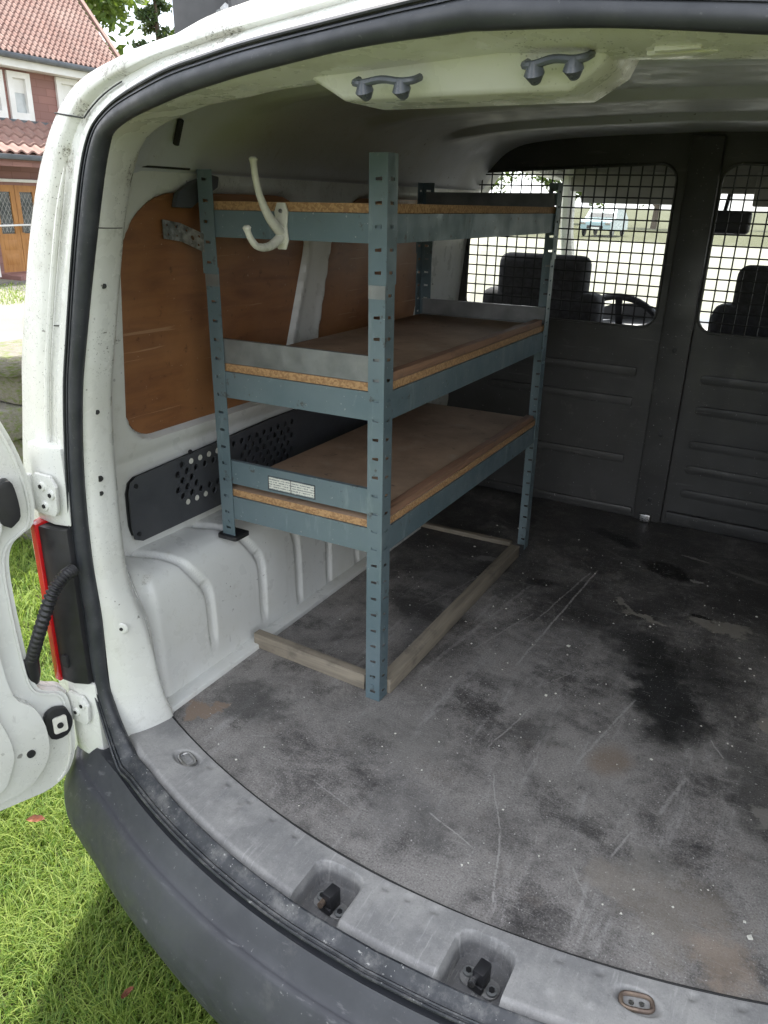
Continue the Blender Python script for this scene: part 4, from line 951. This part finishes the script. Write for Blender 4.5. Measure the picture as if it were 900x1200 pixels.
# ------------------------------------------------------------------ house across the road
HX = -13.9
hs = tag(empty('house', (HX, 11, GZ)), 'red brick house with clay tile roofs and oak double door', 'house')
def H(x, y, z): return (x-HX, y-11, z-GZ)
Y0, Y1 = 3.0, 13.35
wins = [(9.35, 9.95, 2.33, 3.09), (10.25, 10.62, 2.36, 3.09), (10.79, 11.21, 2.36, 3.10), (11.90, 12.36, 2.36, 3.13), (6.5, 7.1, 2.33, 3.09)]
doors = (10.10, 11.10, -.47, 1.14)
hl = [[(a-11, c-GZ), (b-11, c-GZ), (b-11, d-GZ), (a-11, d-GZ)] for a, b, c, d in wins]+[[(doors[0]-11, doors[2]-GZ), (doors[1]-11, doors[2]-GZ), (doors[1]-11, doors[3]-GZ), (doors[0]-11, doors[3]-GZ)]]
MB().plate([(Y0-11, 0), (Y1-11, 0), (Y1-11, 4.05), (Y0-11, 4.05)], hl, .25, lambda u, v, d: (-d, u, v)).build('wall', M['brick'], hs)
MB().add([(-.25, Y1-11, 0), (-6.5, Y1-11, 0), (-6.5, Y1-11, 4.0), (-3.4, Y1-11, 7.5), (-.25, Y1-11, 4.0)], [(0, 1, 2, 3, 4)]).build('gable_wall', M['brick'], hs)
for a, b, c, d in wins:
    y0, y1, z0, z1 = a-11, b-11, c-GZ, d-GZ; ww = .075
    wf = MB().plate([(y0-.04, z0-.05), (y1+.04, z0-.05), (y1+.04, z1+.03), (y0-.04, z1+.03)], [[(y0+ww, z0+ww), (y1-ww, z0+ww), (y1-ww, z1-ww), (y0+ww, z1-ww)]], .09, lambda u, v, t_: (.05-t_, u, v)).build('window', M['upvc'], hs)
    bx('pane', (-.03, y0+.02, z0+.02), (-.02, y1-.02, z1-.02), M['winglass'], wf); bx('blind', (-.018, y0+ww, z0+.42), (-.014, y1-ww, z1-ww), M['upvc'], wf) if a > 10.5 else None
def tiles(parent, yA, yB, xe, ze, pitch, nrow, tw, tl, single):
    """pantiles in courses; near ones are pieces of their own"""
    ca, sa = math.cos(pitch), math.sin(pitch); nc = int((yB-yA)/tw)
    def tile_geo(mb, y, r):
        rows = []
        for s in (0, 1):
            rr_ = r*tl+s*tl*1.08; lift = .035*(1-s)
            rows.append([(xe-rr_*ca-lift*-sa*0+lift*sa, y+tw*j/6, ze+rr_*sa+lift*ca+.03*math.sin(math.pi*2*j/6)*.9) for j in range(7)])
        low_ = [(p[0], p[1], p[2]-.03) for p in rows[0]]
        mb.grid([low_]+rows)
    if single:
        proto = MB(); tile_geo(proto, 0, 0); po = proto.build('roof_tile', M['tile'], parent, smooth=True, sharp=50); first = True
        for r in range(nrow):
            for c in range(nc):
                off = (-r*tl*ca, yA+c*tw, r*tl*sa)
                if first: po.location = off; first = False
                else: inst(po, loc=off, parent=parent)
    else:
        mb = MB()
        for r in range(nrow):
            for c in range(nc): tile_geo(mb, yA+c*tw, r)
        o = mb.build('roof_tiles', M['tile'], parent, smooth=True, sharp=50); tag(o, kind='stuff')
PT = math.atan(1.15)
rfm = empty('main_roof', (0, 0, 0), parent=hs)
MB().add([(.28, Y0-11, 3.93), (.28, Y1+.15-11, 3.93), (-3.4, Y1+.15-11, 8.16), (-3.4, Y0-11, 8.16)], [(0, 1, 2, 3)]).build('deck', M['tile'], rfm)
tiles(rfm, Y0-11, Y1+.15-11, .32, 3.98, PT, 42, .12, .13, False)
bx('verge_board', (.30, Y1+.12-11, 3.9), (.26, Y1+.18-11, 4.0), M['gutter'], rfm)
MB().add([(.33, Y1+.14-11, 3.98), (.33, Y1+.24-11, 3.98), (-3.4, Y1+.24-11, 8.27), (-3.4, Y1+.14-11, 8.27), (.33, Y1+.14-11, 4.06), (.33, Y1+.24-11, 4.06), (-3.4, Y1+.24-11, 8.35), (-3.4, Y1+.14-11, 8.35)], [(0, 1, 2, 3), (4, 5, 6, 7), (0, 1, 5, 4), (1, 2, 6, 5), (2, 3, 7, 6), (3, 0, 4, 7)]).build('verge_tiles', M['tile'], rfm)
bx('gutter', (.30, Y0-11, 3.87), (.43, Y1+.15-11, 3.96), M['gutter'], hs, bevel=.03); bx('soffit', (.0, Y0-11, 3.74), (.30, Y1+.1-11, 3.87), M['upvc'], hs)
lrf = empty('porch_roof', (0, 0, 0), parent=hs)
MB().add([(.92, -2.6, 2.23), (.92, .95, 2.23), (.02, .95, 2.84), (.02, -2.6, 2.84)], [(0, 1, 2, 3)]).build('deck', M['tile'], lrf)
tiles(lrf, -2.6, .95, .95, 2.25, math.atan(.61/.9), 4, .24, .275, True)
bx('gutter', (.92, -2.6, 2.13), (1.03, .95, 2.22), M['gutter'], lrf, bevel=.02); bx('fascia', (.80, -2.6, 2.02), (.92, .95, 2.16), M['brick'], lrf); bx('flashing', (.0, -2.6, 2.83), (.06, .95, 2.88), M['gutter'], lrf)
bx('porch_lintel', (.001, -2.6, 1.765), (.06, .95, 1.82), M['upvc'], hs, bevel=.005)
for k, (a, b) in enumerate(((10.10, 10.595), (10.605, 11.10))):
    a -= 11; b -= 11; z0, z1 = doors[2]-GZ, doors[3]-GZ
    go_ = [(a+.10, z0+.72), (b-.10, z0+.72), (b-.10, z1-.12), (a+.10, z1-.12)]
    d_ = MB().plate([(a, z0), (b, z0), (b, z1), (a, z1)], [go_], .06, lambda u, v, t_: (-.02-t_, u, v)).build('door_leaf', M['oak'], hs)
    bx('leaded_pane', (-.06, a+.09, z0+.71), (-.05, b-.09, z1-.11), M['leadglass'], d_)
    L = MB()
    for j in range(-8, 14):
        for s in (1, -1):
            yy0, zz0 = a+.10+.085*j, z0+.72; pts = []
            for t_ in np.linspace(0, .8, 30):
                q = (yy0+s*t_*.55, zz0+t_)
                if a+.10 < q[0] < b-.10 and zz0 < q[1] < z1-.12: pts.append((-.045, q[0], q[1]))
            if len(pts) > 1: L.tube([pts[0], pts[-1]], .006, 4)
    L.build('lead_lattice', M['lead'], d_)
    bx('lower_panel', (-.015, a+.11, z0+.14), (-.02, b-.11, z0+.34), M['oak'], d_, bevel=.004); bx('lower_panel', (-.015, a+.11, z0+.42), (-.02, b-.11, z0+.60), M['oak'], d_, bevel=.004)
    if k: bx('handle', (-.0, a+.03, z0+.74), (.05, a+.05, z0+.9), M['zinc'], d_, bevel=.004)
MB().tube([(.7, -1.5, .1), (.7, -1.5, 1.0), (.35, .02, 1.0), (.35, .02, .1)], .022, 8).build('handrail', M['upvc'], hs, smooth=True)
bx('door_step', (.0, -1.1, -.05), (.75, .3, .09), M['brick'], hs, bevel=.01)
bx('entrance_path', (.75, -2.2, -.02), (2.3, .6, .012), M['paving'], hs)
# ------------------------------------------------------------------ mossy stone wall beside the van
st = tag(empty('stone_wall', (-2.75, 2.2, GZ)), 'low mossy stone wall with a flat cap, between van and road', 'wall')
proto = MB().box((-.5, -.5, -.5), (.5, .5, .5)).build('stone', M['stone'], st, bevel=.09, seg=2); used = False
z = 0.
for cI, h in enumerate((.20, .16, .19, .15, .14)):
    y = -.12-(.11 if cI % 2 else 0)
    while y < 3.2:
        L = random.uniform(.20, .36); a = (-.0+random.uniform(-.012, .012), y+L/2, z+h/2); sc = (.30, L-.012, h-.010); ro = (random.uniform(-.02, .02), random.uniform(-.03, .03), random.uniform(-.03, .03))
        if not used: proto.location, proto.scale, proto.rotation_euler = a, sc, ro; used = True
        else: inst(proto, a, ro, sc, st)
        y += L
    z += h
y = -.2
while y < 3.2:
    o = inst(proto, (.0, y+.21, z+.045), (random.uniform(-.02, .02), 0, random.uniform(-.03, .03)), (.38, .40, .09), st); o.name = 'cap_stone'; y += .42
# ------------------------------------------------------------------ fallen leaves on the lawn
def dead_leaf(px, py, s, label):
    p = at(px, py, z=GZ+.075); rows = []
    for t_ in np.linspace(-1, 1, 9):
        w_ = (1-t_*t_)**.7*.45; rows.append([(t_*s, k_*w_*s, abs(k_)**2*.45*s*(1-t_*t_)+.5*s*t_*t_*(1 if t_ > 0 else .2)+.06*s*math.sin(t_*9+k_*4)) for k_ in (-1, -.5, 0, .5, 1)])
    o = MB().grid(rows).build('fallen_leaf', M['deadleaf'], None, smooth=True); o.location = p; o.rotation_euler = (.15, .1, random.uniform(0, 6)); tag(o, label, 'leaf', 'fallen leaves')
M['deadleaf'] = simple('dead_leaf', (.20, .06, .025), (.12, .055, .03), 60, .7)
dead_leaf(42, 962, .024, 'rust-red fallen leaf on the lawn below the open door'); dead_leaf(150, 1165, .016, 'small brown fallen leaf in the grass beside the bumper')
# ------------------------------------------------------------------ trees
def crown_mesh(name, centers, n, leaf, mat, parent, seed, flat=1.0):
    g = np.random.default_rng(seed); V = []; T = []
    for (cx, cy, cz, r, k) in centers:
        m_ = int(n*k); d = g.normal(size=(m_, 3)); d /= np.linalg.norm(d, axis=1)[:, None]; rad = r*g.uniform(.15, 1, m_)**.45*(1+.22*np.sin(d[:, 0]*5+d[:, 2]*7+seed))
        c = np.array([cx, cy, cz])+d*rad[:, None]*np.array([1, 1, flat]); a = g.normal(size=(m_, 3)); a /= np.linalg.norm(a, axis=1)[:, None]; b = np.cross(a, g.normal(size=(m_, 3))); b /= np.linalg.norm(b, axis=1)[:, None]
        s = leaf*g.uniform(.6, 1.4, m_)[:, None]
        V.append(np.stack([c-a*s, c-b*s*.45, c+a*s, c+b*s*.45], 1).reshape(-1, 3)); T.append(np.repeat(np.clip(g.normal(.45, .3, m_), 0, 1), 4))
    V = np.concatenate(V); T = np.concatenate(T); k = len(V)//4
    me = bpy.data.meshes.new(name); me.from_pydata(V.tolist(), [], np.arange(k*4).reshape(-1, 4).tolist()); me.update()
    me.attributes.new('tint', 'FLOAT', 'POINT').data.foreach_set('value', T.astype(np.float32)); me.materials.append(M[mat])
    o = bpy.data.objects.new(name, me); COL.objects.link(o); o.parent = parent; return o
def tree(loc, h, r, label, seed, n=3500, leaf=.16, mat='leaf', sparse=False, group=None):
    g = random.Random(seed); t_ = tag(empty('tree', loc), label, 'tree', group); tr = MB()
    tr.tube([(0, 0, 0), (.1, 0, h*.3), (.0, .1, h*.62), (.1, 0, h*.9)], [h*.032, h*.024, h*.016, h*.004], 8); cs = []
    for k in range(13):
        a = g.uniform(0, 6.28); z = h*g.uniform(.32, .92); q = r*g.uniform(.45, .9)*(1.15-.65*abs(z/h-.55)/.45*.8); e = (math.cos(a)*q, math.sin(a)*q, z+h*.05)
        tr.tube([(0, 0, z-h*.12), (e[0]*.5, e[1]*.5, z-h*.02), e], [h*.012, h*.008, h*.003], 5); cs.append((*e, r*g.uniform(.28, .48), 1/13))
    tr.build('trunk', M['bark'], t_, smooth=True); crown_mesh('crown', cs, n, leaf, mat, t_, seed); return t_
tree((-24.5, 21.5, GZ), 10.0, 3.4, 'green broadleaf tree behind the roof of the brick house', 5, 6500, .17)
def conifer(loc, h, r, label, seed):
    g = random.Random(seed); t_ = tag(empty('tree', loc), label, 'tree'); tr = MB(); tr.tube([(0, 0, 0), (0, 0, h)], [h*.02, .02], 8); cs = []
    for k in range(46):
        z = h*(.2+.8*k/46); q = r*(1.05-z/h)*g.uniform(.7, 1.15)+.15; a = g.uniform(0, 6.28); e = (math.cos(a)*q, math.sin(a)*q, z-.1*q)
        tr.tube([(0, 0, z), e], [.03, .008], 4)
        for s in (.35, .55, .75, .95): cs.append((e[0]*s, e[1]*s, z-.1*q*s, .16+.10*q*(1-s*.5), 1/180))
    tr.build('trunk', M['bark'], t_, smooth=True); crown_mesh('crown', cs, 9000, .055, 'needle', t_, seed, .6)
p = at(190, 60, y=15); conifer((p[0]-.1, 15, GZ), 6.4, 1.5, 'dark thin conifer rising behind the roof edge left of the dark rack foot', 11)
p = at(296, 30, y=13); conifer((p[0]+.2, 13, GZ), 6.0, 1.7, 'dark conifer just right of the dark rack foot on the van roof', 12)
nm = ('leftmost', 'second from left', 'third from left', 'fourth from left', 'fifth from left', 'rightmost')
for k in range(6):
    tree((-34+11*k+random.uniform(-2, 2), 74+random.uniform(-4, 6), GZ), random.uniform(7, 9), 4.2, nm[k]+' of the far green trees seen through the van windscreen', 30+k, 4200, .24, group='far trees ahead of the van')
# ------------------------------------------------------------------ car parked far ahead
car = tag(empty('car', (-11.8, 46, GZ)), 'pale blue-grey car parked far ahead, seen through the left mesh window', 'car')
M['carpaint'] = simple('pale_blue_car_paint', (.30, .42, .44), (.27, .38, .40), 3, .25, .05, bump=0, coat=.6)
bodyp = [(0, .35), (0, .78), (.12, .9), (1.0, 1.0), (1.55, 1.5), (3.3, 1.52), (4.0, 1.05), (4.2, .9), (4.2, .35)]
m = MB(); m.grid([[(x*(1-.12*smooth(1.0, 1.5, z)), y, z) for y, z in bodyp] for x in (-.88, -.86, -.5, 0, .5, .86, .88)])
m.add([(-.88*(1-.12*smooth(1.0, 1.5, z)), y, z) for y, z in bodyp], [tuple(range(9))]); m.add([(.88*(1-.12*smooth(1.0, 1.5, z)), y, z) for y, z in bodyp], [tuple(range(9))]); m.build('body', M['carpaint'], car, bevel=.03)
MB().add([(-.70, 1.02, 1.04), (.70, 1.02, 1.04), (.64, 1.50, 1.44), (-.64, 1.50, 1.44)], [(0, 1, 2, 3)]).build('windscreen', M['leadglass'], car)
bx('grille', (-.45, -.03, .45), (.45, .0, .62), M['black'], car, bevel=.01); bx('number_plate', (-.26, -.05, .42), (.26, -.031, .53), M['upvc'], car)
for s in (-1, 1):
    bx('headlight', (s*.55, -.02, .66), (s*.84, .06, .80), M['chrome'], car, bevel=.02)
    for y in (.8, 3.3):
        wh = MB().tube([(s*.80, y+.24*math.cos(a), .31+.24*math.sin(a)) for a in np.linspace(0, 2*math.pi, 21)], .08, 8, caps=False).build('wheel', M['rubber'], car, smooth=True); MB().cyl((s*.84, y, .31), (1, 0, 0), .18, .04, 16).build('rim', M['zinc'], wh)
